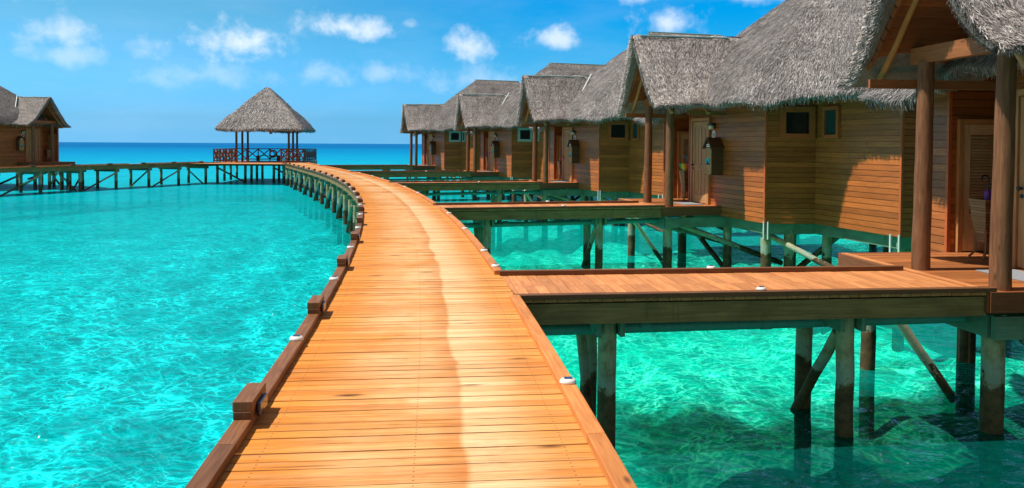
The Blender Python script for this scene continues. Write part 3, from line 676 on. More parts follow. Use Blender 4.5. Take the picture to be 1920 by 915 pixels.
# ------------------------------------------------------------------ thatch
def blades(P, count, ln, wd, seed, lift=0.022, fringe=0, fr_len=0.28, wmask=None, closed=True):
    """straws laid down the slope of a grid P[N, M, 3] (M runs from eave to ridge)"""
    g = np.random.default_rng(seed); N, M = P.shape[:2]
    A = P; B = np.roll(P, -1, 0) if closed else np.concatenate([P[1:], P[-1:]], 0)
    i1 = np.arange(N) if closed else np.arange(N-1)
    a, b, c = A[i1][:, :-1], B[i1][:, :-1], A[i1][:, 1:]
    nrm = np.cross(b-a, c-a); area = np.linalg.norm(nrm, axis=2) + 1e-9
    w = area.copy()
    if wmask is not None: w = w*wmask[i1][:, :-1]
    w = (w/w.sum()).ravel(); idx = g.choice(len(w), count, p=w); ii, jj = i1[idx // (M-1)], idx % (M-1)
    if fringe:
        wf = np.linalg.norm(b[:, 0]-a[:, 0], axis=1)
        if wmask is not None: wf = wf*wmask[i1][:, 0]
        fi = g.choice(len(i1), fringe, p=wf/wf.sum()); ii = np.concatenate([ii, i1[fi]]); jj = np.concatenate([jj, np.zeros(fringe, int)])
    n = len(ii); s, t = g.random(n), g.random(n)
    if fringe: t[count:] *= 0.15
    p00, p10, p01, p11 = A[ii, jj], B[ii, jj], A[ii, jj+1], B[ii, jj+1]
    p = (p00*((1-s)*(1-t))[:, None] + p10*(s*(1-t))[:, None] + p01*((1-s)*t)[:, None] + p11*(s*t)[:, None])
    dn = ((p00+p10)-(p01+p11)); dn /= np.linalg.norm(dn, axis=1)[:, None]+1e-9
    sd = (p10-p00); bad = np.linalg.norm(sd, axis=1) < 1e-4; sd[bad] = (p11-p01)[bad]+1e-6; sd /= np.linalg.norm(sd, axis=1)[:, None]+1e-9
    nn = np.cross(sd, -dn); nn /= np.linalg.norm(nn, axis=1)[:, None]+1e-9
    fl = nn[:, 2] < 0; nn[fl] *= -1
    L = ln*g.uniform(0.6, 1.35, n); Wd = wd*g.uniform(0.6, 1.5, n)
    if fringe: L[count:] = fr_len*g.uniform(0.4, 1.3, fringe)
    ang = g.normal(0, 0.30, n); d = dn*np.cos(ang)[:, None] + sd*np.sin(ang)[:, None]; sv = sd*np.cos(ang)[:, None] - dn*np.sin(ang)[:, None]
    if fringe:
        k = slice(count, None); d[k] += np.array((0, 0, -1))*g.uniform(0.2, 1.0, fringe)[:, None]; d[k] /= np.linalg.norm(d[k], axis=1)[:, None]
    base = p + nn*g.uniform(0.0, 0.02, n)[:, None]; tip = p + d*L[:, None] + nn*(lift*g.uniform(0.2, 1.8, n))[:, None]
    if fringe: tip[count:] = base[count:] + d[count:]*L[count:, None] + nn[count:]*g.normal(0, 0.03, fringe)[:, None]
    h = sv*(Wd/2)[:, None]
    V = np.stack([base-h, base+h, tip+h*0.5, tip-h*0.5], 1).reshape(-1, 3)
    F = np.arange(4*n).reshape(-1, 4)
    return V, F
def add_blades(m, VF):
    V, F = VF; i = len(m.v); m.v += V.tolist(); m.f += [tuple(q) for q in (F+i).tolist()]; m.uv += [(0.0, 0.0)]*(4*len(F)); m.sm += [False]*len(F)
def vnoise(P, amp, sc, seed):
    g = np.random.default_rng(seed); out = np.zeros(P.shape[:2])
    for k in range(5):
        f = g.normal(0, sc*(1.6**k)/2, 3); out += np.sin(P @ f + g.uniform(0, 6.28))*amp/(1.5**k)
    return out
def resample(poly, step, closed=True):
    pts = np.array(poly, float); q = np.concatenate([pts, pts[:1]]) if closed else pts
    dd = np.linalg.norm(np.diff(q[:, :2], axis=0), axis=1); s = np.concatenate([[0], np.cumsum(dd)]); n = max(3, int(s[-1]/step))
    t = np.linspace(0, s[-1], n+(0 if closed else 1), endpoint=not closed)
    return np.stack([np.interp(t, s, q[:, k]) for k in range(q.shape[1])], 1)
def round_poly(poly, r, n=6):
    out = []; N = len(poly)
    for k in range(N):
        p = Vector(poly[k]); a = (Vector(poly[k-1])-p); b = (Vector(poly[(k+1) % N])-p)
        rr = min(r, a.length*0.45, b.length*0.45); a = p+a.normalized()*rr; b = p+b.normalized()*rr
        for i in range(n+1):
            t = i/n; out.append(tuple(a*(1-t)**2 + p*(2*t*(1-t)) + b*t*t))
    return out

def roof_shell(eave, ridge, zr, g, M=16, thick=0.24, seed=1, amp=0.035):
    """eave: (n,3); ridge: two (u,v) ends; returns outer and inner grids"""
    a, b = np.array(ridge[0]), np.array(ridge[1]); ab = b-a; E = eave
    t = np.clip(((E[:, :2]-a) @ ab)/max(1e-9, ab @ ab), 0, 1); Rg = a + t[:, None]*ab
    T = np.linspace(0, 1, M); P = np.zeros((len(E), M, 3)); Q = np.zeros((len(E), M, 3))
    for j, tt in enumerate(T):
        P[:, j, :2] = E[:, :2]*(1-tt) + Rg*tt; P[:, j, 2] = E[:, 2] + (zr-E[:, 2])*g(tt)
        ti = min(1.0, 0.02+tt*0.98)
        Q[:, j, :2] = E[:, :2]*(1-ti) + Rg*ti; Q[:, j, 2] = E[:, 2] + (zr-E[:, 2])*g(ti) - thick*(0.85+0.15*(1-tt))
    nz = vnoise(P, amp, 2.5, seed)
    P[:, :, 2] += nz*(1-T[None, :]**6); Q[:, :, 2] += nz*0.6
    return P, Q
def thatch_roof(name, parent, eave, ridge, zr, g, count, seed, mirror=False, ln=0.30, wd=0.017, fringe=5000, wm=None, thick=0.24, M=16, fl=0.13):
    P, Q = roof_shell(eave, ridge, zr, g, M, thick, seed); m = MB()
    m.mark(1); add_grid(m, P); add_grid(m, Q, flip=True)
    rim = np.stack([Q[:, 0], (P[:, 0]+Q[:, 0])/2 + (P[:, 0]-Q[:, 2])*0.05, P[:, 0]], 1); add_grid(m, rim)
    mask = None
    if wm is not None: mask = wm(P)
    m.mark(0); add_blades(m, blades(P, count, ln, wd, seed, fringe=fringe, fr_len=fl, wmask=mask))
    add_blades(m, blades(rim[:, ::1], fringe//2, 0.16, wd, seed+1, wmask=None if mask is None else mask[:, :3]))
    return m.build(name, 'thatch', parent, mirror), P

# ------------------------------------------------------------------ huts
WALLS = [(1.4, 0.95), (1.5, -2.9), (2.7, -3.12), (2.75, -6.0), (9.6, -6.2), (9.6, 2.95), (1.5, 2.95), (1.5, 2.33), (2.4, 2.33), (2.4, 0.95)]
def lap_wall(m, p, q, z0, z1, bh=0.123, proud=0.024):
    p, q = Vector((*p, 0)), Vector((*q, 0)); d = (q-p); L = d.length; d.normalize(); n = Vector((d.y, -d.x, 0)); z = z0
    while z < z1-0.01:
        zt = min(z+bh, z1); o = random.random()*9
        Z = lambda v, h: (v.x, v.y, h); gz_ = z+0.013; i = len(m.v); a0, b0 = p+n*proud, q+n*proud; a1, b1 = p+n*(proud-0.006), q+n*(proud-0.006)
        m.v += [Z(p, z), Z(q, z), Z(q, gz_), Z(p, gz_), Z(b0, gz_), Z(a0, gz_), Z(b1, zt), Z(a1, zt), Z(q, zt), Z(p, zt)]
        for f, uvs in (((0, 1, 2, 3), [(o, 0), (o+L, 0), (o+L, .01), (o, .01)]), ((3, 2, 4, 5), [(o, 0), (o+L, 0), (o+L, .02), (o, .02)]), ((5, 4, 6, 7), [(o, .02), (o+L, .02), (o+L, bh), (o, bh)]), ((7, 6, 8, 9), [(o, bh), (o+L, bh), (o+L, bh+.02), (o, bh+.02)])):
            m.f.append(tuple(i+k for k in f)); m.uv += uvs; m.sm.append(False)
        z = zt
def wall_frame(p, q, f):
    """point a fraction along wall p->q, its direction and outward normal"""
    p, q = Vector((*p, 0)), Vector((*q, 0)); d = (q-p).normalized(); return p+(q-p)*f, d, Vector((d.y, -d.x, 0))
def framed(root, name, mat, c, d, n, w, z0, z1, fw, fd, mirror, pane=None, pane_mat=None, inner=True):
    m = MB(); up = Vector((0, 0, 1)); o = n*(0.02+fd/2); c = Vector((c.x, c.y, 0))
    for s in (-1, 1): m.beam(c+d*(s*(w/2-fw/2))+o+up*z0, c+d*(s*(w/2-fw/2))+o+up*z1, fw, fd, n)
    m.beam(c-d*(w/2-fw)+o+up*(z1-fw/2), c+d*(w/2-fw)+o+up*(z1-fw/2), fd, fw, up)
    if inner:
        m.beam(c-d*(w/2-fw)+o+up*(z0+fw/2), c+d*(w/2-fw)+o+up*(z0+fw/2), fd, fw, up)
    fo = m.build(name, mat, root, mirror)
    if pane:
        m = MB(); m.beam(c-d*(w/2-fw)+n*0.035+up*((z0+z1)/2), c+d*(w/2-fw)+n*0.035+up*((z0+z1)/2), 0.02, z1-z0-2*fw+0.002, up)
        m.build(pane, pane_mat, fo, mirror)
    return fo

ROOFP = [None]
def make_hut(label, mirror=False, count=110000, pale=False, vend=None):
    root = empty('hut', (0, 0, 0)); tag(root, label, 'hut', 'thatched huts standing over the water')
    B = lambda m, n, mat, par=root, bev=0.0: m.build(n, mat, par, mirror, bev)
    # under structure
    for (p, q) in (((1.55, 1.0), (1.65, -2.75)), ((1.55, -2.72), (2.9, -2.95)), ((2.85, -2.95), (2.9, -5.85)), ((2.8, -5.85), (9.5, -6.05)), ((1.6, 2.8), (9.5, 2.8)), ((9.45, -6.0), (9.45, 2.8)), ((3.2, -2.0), (9.4, -2.0)), ((-0.12, -0.78), (2.6, -0.82)), ((-0.12, 2.15), (2.6, 2.15)), ((-0.1, -0.7), (-0.1, 2.1))):
        m = MB(); z = -0.40 if p[0] > 1.3 else -0.42; m.beam((*p, z), (*q, z), 0.07, 0.26); B(m, 'girder', 'green_girder')
    for u, v in ((1.75, -0.6), (1.75, 2.2), (1.8, -2.45), (2.25, -2.75), (3.05, -3.1), (3.1, -5.55), (3.4, 2.5), (5.6, -5.8), (5.6, -2.0), (5.6, 2.5), (8.6, -5.8), (8.6, 2.5), (0.02, -0.6), (0.02, 1.95), (3.3, -1.2)):
        m = MB(); r = random.uniform(0.10, 0.13); m.tube((u, v, BED-0.1), (u, v, -0.44), r*1.05, r, 12, 0.006); B(m, 'pile', 'pile_timber')
    for a, b in (((0.4, -0.5, -0.5), (3.2, -0.9, WZ+0.1)), ((1.8, -2.4, -0.55), (3.1, -5.4, WZ-0.05)), ((2.3, -2.7, WZ+0.1), (4.3, -2.2, -0.5)), ((3.1, -5.5, -0.5), (5.5, -5.7, WZ+0.05)), ((1.75, 2.1, -0.5), (1.75, -0.5, WZ-0.1)), ((5.6, -5.7, -0.5), (5.6, -2.2, WZ)), ((0.0, 1.0, -0.50), (2.7, 0.9, -1.25))):
        m = MB(); m.tube(a, b, 0.075, 0.07, 10, 0.01); B(m, 'brace', 'pile_timber')
    for u, v in ((2.55, -5.95), (2.62, -6.12)):
        m = MB(); m.tube((u, v, -0.75), (u, v, -0.2), 0.022, 0.022, 8); B(m, 'drain_pipe', 'white_pipe')
    for u in (1.42, 1.46):
        m = MB(); m.tube((u, -2.98 if u < 1.45 else -3.1, -0.62), (u, -2.98 if u < 1.45 else -3.1, -0.2), 0.018, 0.018, 8); B(m, 'drain_pipe', 'white_pipe')
    # porch deck with its edge boards
    m = MB(); v = -0.86
    while v < 2.28:
        w = 0.118*random.uniform(.94, 1.06); e = min(v+w-0.006, 2.28); m.beam((-0.22, (v+e)/2, -0.0175+random.uniform(-.002, .002)), (1.44 if v < 0.98 else 2.38, (v+e)/2, -0.0175), e-v, 0.035); v += w
    pd = B(m, 'porch_deck', 'porch_planks')
    m = MB(); m.beam((-0.25, -0.88, -0.115), (1.38, -0.88, -0.115), 0.045, 0.235); m.beam((-0.25, -0.88, -0.118), (-0.25, 2.3, -0.118), 0.045, 0.228); m.beam((-0.26, 2.3, -0.115), (1.5, 2.3, -0.115), 0.045, 0.235)
    m.build('fascia', 'red_fascia', pd, mirror, 0.005)
    m = MB(); m.beam((-0.21, PV0+0.05, 0.006), (-0.21, 2.25, 0.006), 0.09, 0.014); m.build('edge_board', 'walkway_planks', pd, mirror)
    # walls
    m = MB(); N = len(WALLS)
    for k in range(N):
        p, q = [(a, 2.40 if (vend and b > 2.9) else b) for a, b in (WALLS[k], WALLS[(k+1) % N])]; lap_wall(m, p, q, -0.27, 2.75 if k not in (7, 8, 9) else 2.75)
    B(m, 'wall', 'lap_siding')
    m = MB(); m.prism(WALLS[::-1], -0.26, -0.20); B(m, 'floor', 'olive_beam')
    for (u, v), s in zip((WALLS[1], WALLS[3], WALLS[4], WALLS[6], WALLS[7], WALLS[0]), ((-1, -1), (-1, -1), (1, -1), (-1, 1), (-1, -1), (-1, 1))):
        if vend and v > 2.9: continue
        m = MB(); m.beam((u+s[0]*0.015, v+s[1]*0.015, -0.285), (u+s[0]*0.015, v+s[1]*0.015, 2.7), 0.055, 0.055, (1, 0, 0)); B(m, 'corner_trim', 'window_timber')
    # main door in wall A
    c, d, n = wall_frame(WALLS[0], WALLS[1], 0.18); up = Vector((0, 0, 1))
    framed(root, 'door_frame', 'frame_timber', c, d, n, 1.06, 0.005, 2.36, 0.085, 0.075, mirror, inner=False)
    m = MB(); m.beam(c-d*0.435+n*0.035+up*1.14, c+d*0.435+n*0.035+up*1.14, 0.04, 2.24, up)
    for s in (-1, 1): m.beam(c+d*(s*0.375)+n*0.062+up*0.02, c+d*(s*0.375)+n*0.062+up*2.26, 0.11, 0.018, n)
    for z, h in ((0.13, 0.22), (1.02, 0.14), (2.18, 0.14)): m.beam(c-d*0.32+n*0.062+up*z, c+d*0.32+n*0.062+up*z, 0.018, h, up)
    m.beam(c+n*0.062+up*0.25, c+n*0.062+up*2.1, 0.10, 0.018, n)
    for s in (-1, 1):
        for z0, z1 in ((0.29, 0.90), (1.14, 2.06)): m.beam(c+d*(s*0.185)+n*0.058+up*z0, c+d*(s*0.185)+n*0.058+up*z1, 0.17, 0.014, n)
    dr = B(m, 'door', 'door_timber')
    m = MB(); h = c-d*0.375+n*0.075+up*1.06; m.tube(h, h+n*0.05, 0.018, 0.018, 8); m.tube(h+n*0.045, h+n*0.06, 0.032, 0.03, 12); m.build('handle', 'black_metal', dr, mirror)
    m = MB(); h = h-up*0.10; m.tube(h-n*0.006, h+n*0.012, 0.028, 0.028, 12); m.build('lock', 'black_metal', dr, mirror)
    # louvred closet door facing the viewer's side
    c, d, n = wall_frame(WALLS[7], WALLS[8], 0.56)
    framed(root, 'door_frame', 'frame_timber', c, d, n, 0.80, 0.005, 2.02, 0.075, 0.07, mirror, inner=False)
    m = MB()
    for s in (-1, 1): m.beam(c+d*(s*0.265)+n*0.06+up*0.02, c+d*(s*0.265)+n*0.06+up*1.94, 0.10, 0.035, n)
    for z, hh in ((0.30, 0.56), (1.86, 0.16)): m.beam(c-d*0.215+n*0.06+up*z, c+d*0.215+n*0.06+up*z, 0.034, hh, up)
    m.beam(c-d*0.22+n*0.03+up*1.15, c+d*0.22+n*0.03+up*1.15, 0.01, 1.2, up)
    ld_ = B(m, 'louvre_door', 'louvre_timber')
    m = MB()
    for i in range(26):
        z = 0.60+i*0.046; m.beam(c-d*0.213+n*0.06+up*z, c+d*0.213+n*0.06+up*z, 0.038, 0.009, up+n*0.9)
    m.build('louvre', 'louvre_timber', ld_, mirror)
    # windows
    for (k, f, w, z0, z1, gm) in ((1, 0.60, 0.84, 1.76, 2.54, 'dark_glass'), (2, 0.22, 0.60, 1.78, 2.52, 'green_glass'), (3, 0.10, 0.62, 1.78, 2.40, 'dark_glass'), (3, 0.5, 0.9, 1.4, 2.4, 'dark_glass')):
        c, d, n = wall_frame(WALLS[k], WALLS[k+1], f)
        framed(root, 'window', 'pale_frame' if (pale and k in (1, 3)) else 'window_timber', c, d, n, w, z0, z1, 0.135 if k == 1 else 0.085, 0.07, mirror, 'pane', gm)
    # porch posts, tie beams, rafters
    for v in (0.72, -0.72):
        m = MB(); m.tube((0, v, 0.0), (0.02, v, 2.70), 0.115, 0.098, 16, 0.006); B(m, 'porch_post', 'log_post')
    m = MB(); m.beam((0.0, -1.02, 2.79), (0.0, 0.98, 2.79), 0.06, 0.21); m.beam((0.11, -1.02, 2.79), (0.11, 0.98, 2.79), 0.05, 0.20); B(m, 'tie_beam', 'tie_beam')
    for v in (0.95, -0.95):
        m = MB(); m.beam((-0.5 if v > 0 else 0.3, v*1.22, 2.44), (1.38, v*1.22, 2.44), 0.05, 0.12); B(m, 'purlin', 'tie_beam')
    for u in (-0.25, 0.75):
        for s in (-1, 1):
            m = MB(); m.tube((u, s*1.38, 2.42), (u, 0.02*s, 4.12), 0.05, 0.045, 10, 0.006); B(m, 'rafter', 'rafter_pole')
    # gable roof over the porch
    prof = [(0.0, 4.56), (0.16, 4.44), (0.50, 3.96), (0.88, 3.48), (1.22, 3.06), (1.50, 2.82), (1.74, 2.68)]
    pr = resample([(a, b, 0) for a, b in prof], 0.16, False)[:, :2]
    nu = 22; m = MB()
    for s in (-1, 1):
        P = np.zeros((nu, len(pr), 3)); Q = P.copy()
        for i in range(nu):
            f = i/(nu-1)
            for j in range(len(pr)):
                q = j/(len(pr)-1); uf = -0.80+(0.22*q if s > 0 else -0.06*q); ub = 3.1-1.9*q; v, z = pr[j]
                P[i, len(pr)-1-j] = (uf+(ub-uf)*f, s*v, z)
                Q[i, len(pr)-1-j] = (uf+0.06+(ub-uf-0.06)*f, s*max(0, v-0.17 if j else 0), z-(0.13 if j else 0.22))
        if s > 0:
            drop = 0.13*np.linspace(1, 0, len(pr))[None, :]**1.5; P[:, :, 2] -= drop; Q[:, :, 2] -= drop
        nz = vnoise(P, 0.022, 4.0, 5+s); P[:, :, 2] += nz; Q[:, :, 2] += nz*0.3
        rnd = np.sin(np.linspace(0, 1, nu)*math.pi)**0.25; P[:, :, 2] -= (1-rnd)[:, None]*0.05*(np.arange(nu) < nu//2)[:, None]
        m.mark(1); add_grid(m, P, False, s > 0); add_grid(m, Q, False, s < 0)
        ev = np.stack([Q[:, 0], (P[:, 0]+Q[:, 0])/2+np.array((0, s*0.03, -0.04)), P[:, 0]], 1); add_grid(m, ev, False, s > 0)
        fr = np.stack([Q[0], (P[0]+Q[0])/2+np.array((-0.05, 0, 0)), P[0]], 1); add_grid(m, fr, False, s < 0)
        m.mark(0); add_blades(m, blades(P, int(count*0.21), 0.12, 0.011, 11+s, 0.02, fringe=int(count*0.025), fr_len=0.12, closed=False))
        # straw ends packed along the front verge
        g_ = np.random.default_rng(40+s); nb = int(count*0.05); k_ = g_.integers(0, len(pr)-1, nb); t_ = g_.random(nb)[:, None]; w_ = g_.random(nb)[:, None]
        top_, bot_ = P[0], Q[0]
        base = (top_[k_]*(1-t_)+top_[k_+1]*t_)*w_ + (bot_[k_]*(1-t_)+bot_[k_+1]*t_)*(1-w_) + np.array((0.03, 0, 0))
        dn = top_[k_]-top_[k_+1]; dn /= np.linalg.norm(dn, axis=1)[:, None]
        dr_ = dn*g_.uniform(0.4, 1.2, nb)[:, None] + np.array((-1.0, 0, 0))*g_.uniform(0.15, 0.8, nb)[:, None] + g_.normal(0, 0.12, (nb, 3)); dr_ /= np.linalg.norm(dr_, axis=1)[:, None]
        tip = base + dr_*g_.uniform(0.05, 0.13, nb)[:, None]; sd_ = np.cross(dr_, dn+np.array((0.3, 0.1, 0))); sd_ /= np.linalg.norm(sd_, axis=1)[:, None]+1e-9; sd_ *= 0.006
        add_blades(m, (np.stack([base-sd_, base+sd_, tip+sd_*0.6, tip-sd_*0.6], 1).reshape(-1, 3), np.arange(4*nb).reshape(-1, 4)))
    gr = B(m, 'gable_roof', 'thatch_pale')
    for s in (-1, 1):
        m = MB()
        for k in range(len(pr)-3):
            (v0, z0), (v1, z1) = pr[k], pr[k+1]; 
            a, b = (max(0.0, v0-0.21), z0-0.175 if k else z0-0.30), (v1-0.21, z1-0.175)
            if b[0] <= 0: continue
            m.beam((-0.46, s*(a[0]+b[0])/2, (a[1]+b[1])/2), (1.38, s*(a[0]+b[0])/2, (a[1]+b[1])/2), math.hypot(b[0]-a[0], b[1]-a[1])-0.004, 0.02, (0, s*(a[1]-b[1]), (b[0]-a[0])))
        m.build('soffit', 'soffit_boards', gr, mirror)
        m = MB()
        for k in range(1, len(pr)-3):
            (v0, z0), (v1, z1) = pr[k], pr[k+1]
            m.beam((-0.48, s*max(0, v0-0.215), z0-0.18), (-0.48, s*max(0, v1-0.215), z1-0.18), 0.03, 0.11, (0, s*(z0-z1), v1-v0), ext=0.01)
        m.build('barge_board', 'soffit_boards', gr, mirror)
    m = MB(); m.tube((-0.62, -0.16, 4.50), (1.95, -0.13, 4.53), 0.024, 0.024, 8); m.tube((-0.4, 0.16, 4.50), (1.7, 0.14, 4.53), 0.02, 0.02, 8)
    m.build('ridge_pole', 'ridge_pipe', gr, mirror)
    # main roof
    ev = [(0.62, 3.3), (0.62, -3.45), (1.95, -4.35), (2.05, -6.85), (10.2, -6.9), (10.2, 3.6), (0.9, 3.6)]
    if vend: ev[0] = (0.62, vend); ev[-2:] = [(10.2, vend+0.2), (0.7, vend+0.2)]
    e2 = resample([(x, y, 0) for x, y in round_poly(ev, 0.55)], 0.22)
    e2[:, 2] = 2.76 + vnoise(e2[:, None, :], 0.035, 2.2, 3)[:, 0]
    dc = np.hypot(e2[:, 0]-0.75, e2[:, 1]+3.5); e2[:, 2] -= 0.10*np.exp(-(dc/0.9)**2)
    lowf = np.clip((e2[:, 1]-0.8)/1.0, 0, 1)*np.clip((2.0-e2[:, 0])/0.8, 0, 1); e2[:, 2] -= (0.0 if vend else 0.34)*lowf
    mr, mrP = thatch_roof('main_roof', root, e2, ((4.3, -1.7 if not vend else -2.2), (7.6, -1.7 if not vend else -2.2)), 6.35, lambda t: t**0.86, int(count*0.95), 31, mirror, 0.13, 0.012, int(count*0.10),
                wm=lambda P: np.where((P[:, :, 0] < 5.5), 1.0, np.where(P[:, :, 1] < -1.0, 0.55, 0.25)))
    m = MB(); m.tube((4.2, -1.7, 6.36), (7.7, -1.7, 6.37), 0.03, 0.03, 8); B(m, 'ridge_pole', 'ridge_pipe')
    ROOFP[0] = mrP
    # lamp and number plate beside the door
    c, d, n = wall_frame(WALLS[0], WALLS[1], 0.355)
    m = MB(); q = c+n*0.02+up*2.17; m.beam(q, q+n*0.14, 0.20, 0.06, up); m.beam(q-up*0.06, q-up*0.06+n*0.05, 0.10, 0.12, up); lm = B(m, 'wall_lamp', 'black_metal', root, 0.01)
    m = MB(); m.beam(q-up*0.085+n*0.04, q-up*0.085+n*0.135, 0.16, 0.11, up); m.build('lamp_shade', 'lamp_glass', lm, mirror, 0.025)
    q = c+n*0.02+up*1.88+d*0.02; m = MB(); ring = [q+n*0.02+d*(0.105*math.cos(a))+up*(0.13*math.sin(a)) for a in np.linspace(0, 2*math.pi, 24, endpoint=False)]
    m.face(ring[::-1] if (ring[1]-ring[0]).cross(ring[2]-ring[1]).dot(n) < 0 else ring)
    for i in range(24): m.face([ring[i], ring[i-1], ring[i-1]-n*0.018, ring[i]-n*0.018])
    npl = B(m, 'number_plate', 'white_plastic')
    m = MB(); ring = [q+n*0.0225+d*(0.058*math.cos(a))+up*(0.078*math.sin(a)) for a in np.linspace(0, 2*math.pi, 20, endpoint=False)]
    m.face(ring[::-1] if (ring[1]-ring[0]).cross(ring[2]-ring[1]).dot(n) < 0 else ring); m.build('plate_centre', 'dark_card', npl, mirror)
    return root
wood('porch_planks', (0.30, 0.09, 0.026), (0.52, 0.19, 0.06), rough=0.5, var=0.3, cracks=0.5)

# --- the row of huts
HL = ['nearest thatched hut at the right edge, its porch on two thick log posts', 'thatched hut with the rainbow umbrella on its porch and big hipped roof',
      'middle hut of the right-hand row, with a white pole in its roof valley', 'thatched hut with pale window frame, second farthest of the right-hand row',
      'farthest thatched hut of the right-hand row, its porch against open sea']
h0 = make_hut(HL[0]); RP = ROOFP[0]; hut_objs = [h0]
for k in range(1, 5):
    h = copy_tree(h0); h['label'] = HL[k]; hut_objs.append(h)
for k, h in enumerate(hut_objs):
    (x, y), a = HUTS[k]; h.location = (x, y, 0); h.rotation_euler = (0, 0, R(a))
    if k >= 3:                                            # pale painted window frames on the two far huts
        for ch in h.children:
            if ch.name.startswith('window'): ch.material_slots[0].link = 'OBJECT'; ch.material_slots[0].material = MATS['pale_frame']
for ch in list(hut_objs[1].children_recursive):
    if ch.name.startswith('plate_centre'): bpy.data.objects.remove(ch)
c, d, n = wall_frame(WALLS[0], WALLS[1], 0.355); up = Vector((0, 0, 1)); q = c+n*0.042+up*1.88+d*0.02
plate = [ch for ch in hut_objs[1].children if ch.name.startswith('number_plate')][0]
text_mesh('10', 0.15, 'number', 'dark_card', plate, Matrix(((d.x, 0, n.x, q.x), (d.y, 0, n.y, q.y), (0, 1, 0, q.z), (0, 0, 0, 1))))
for k in (2, 3):                                          # white pole lying in the roof valley
    m = MB(); m.tube((0.70, -1.62, 2.80), (2.25, -0.20, 4.66), 0.03, 0.03, 8); m.build('valley_pole', 'white_pipe', hut_objs[k])
LH = make_hut('thatched hut at the left edge, its porch gable facing right towards the gazebo', True, 30000, vend=2.05)
LHX, LHY, LHA = -32.6, 55.6, -R(22); LH.location = (LHX, LHY, 0.18); LH.rotation_euler = (0, 0, LHA)
m = MB(); m.tube((0.70, -1.62, 2.80), (2.25, -0.20, 4.66), 0.03, 0.03, 8); m.build('valley_pole', 'white_pipe', LH, True)
walkway((LHX, LHY), LHA, -4.6, -4.0, 'short walkway at the left edge joining the left hut to the distant boardwalk', True)

# ------------------------------------------------------------------ things on the porches
def mailbox(label, mirror=False):
    r = empty('mailbox', (0, 0, 0)); tag(r, label, 'mailbox', 'wooden mailboxes beside the doors'); c, d, n = wall_frame(WALLS[0], WALLS[1], 0.44); up = Vector((0, 0, 1))
    q = c+n*0.022; m = MB(); m.beam(q+up*1.18, q+n*0.33+up*1.18, 0.36, 0.72, up); m.build('body', 'dark_box', r, mirror)
    m = MB(); poly = [(-0.18, 1.54), (0.18, 1.54), (0.0, 1.76)]
    for a in (0.0, 0.328): m.face([q+n*a+d*x+up*z for x, z in (poly if a else poly[::-1])])
    for (x0, z0), (x1, z1) in ((poly[1], poly[2]), (poly[2], poly[0])): m.face([q+d*x0+up*z0, q+n*0.328+d*x0+up*z0, q+n*0.328+d*x1+up*z1, q+d*x1+up*z1])
    m.build('gable', 'dark_box', r, mirror)
    m = MB()
    for s in (-1, 1): m.beam(q-n*0.0+d*(s*0.125)+up*1.665, q+n*0.39+d*(s*0.125)+up*1.665, 0.36, 0.03, up*0.18+d*(s*0.22))
    m.build('lid', 'dark_box', r, mirror)
    m = MB(); f = q+n*0.338
    for s in (-1, 1): m.beam(f+d*(s*0.145)+up*0.86, f+d*(s*0.145)+up*1.50, 0.05, 0.016, n)
    for z, h in ((0.86, 0.06), (1.16, 0.05), (1.34, 0.05), (1.50, 0.06)): m.beam(f-d*0.12+up*z, f+d*0.12+up*z, 0.016, h, up)
    m.beam(f-n*0.004-d*0.13+up*1.18, f-n*0.004+d*0.13+up*1.18, 0.006, 0.62, up); m.build('door', 'door_timber', r, mirror)
    m = MB(); m.beam(f+n*0.005-d*0.085+up*1.60, f+n*0.005+d*0.085+up*1.60, 0.006, 0.085, up); lb = m.build('label_plate', 'white_plastic', r, mirror)
    m = MB(); m.beam(f+n*0.009-d*0.06+up*1.598, f+n*0.009+d*0.06+up*1.598, 0.003, 0.018, up); m.build('lettering', 'label_red', lb, mirror)
    m = MB(); m.beam(f+n*0.012-d*0.09+up*1.20, f+n*0.012+d*0.09+up*1.20, 0.006, 0.115, up); cd_ = m.build('notice_card', 'cyan_card', r, mirror)
    m = MB(); m.beam(f+n*0.012-d*0.09+up*1.12, f+n*0.012+d*0.09+up*1.12, 0.006, 0.044, up); m.tube(f+n*0.016+d*0.01+up*1.14, f+n*0.017-d*0.02+up*1.19, 0.018, 0.012, 8); m.build('card_print', 'dark_card', cd_, mirror)
    return r
SP = (1.60, 1.60)                                          # umbrella stand spot (hut coordinates)
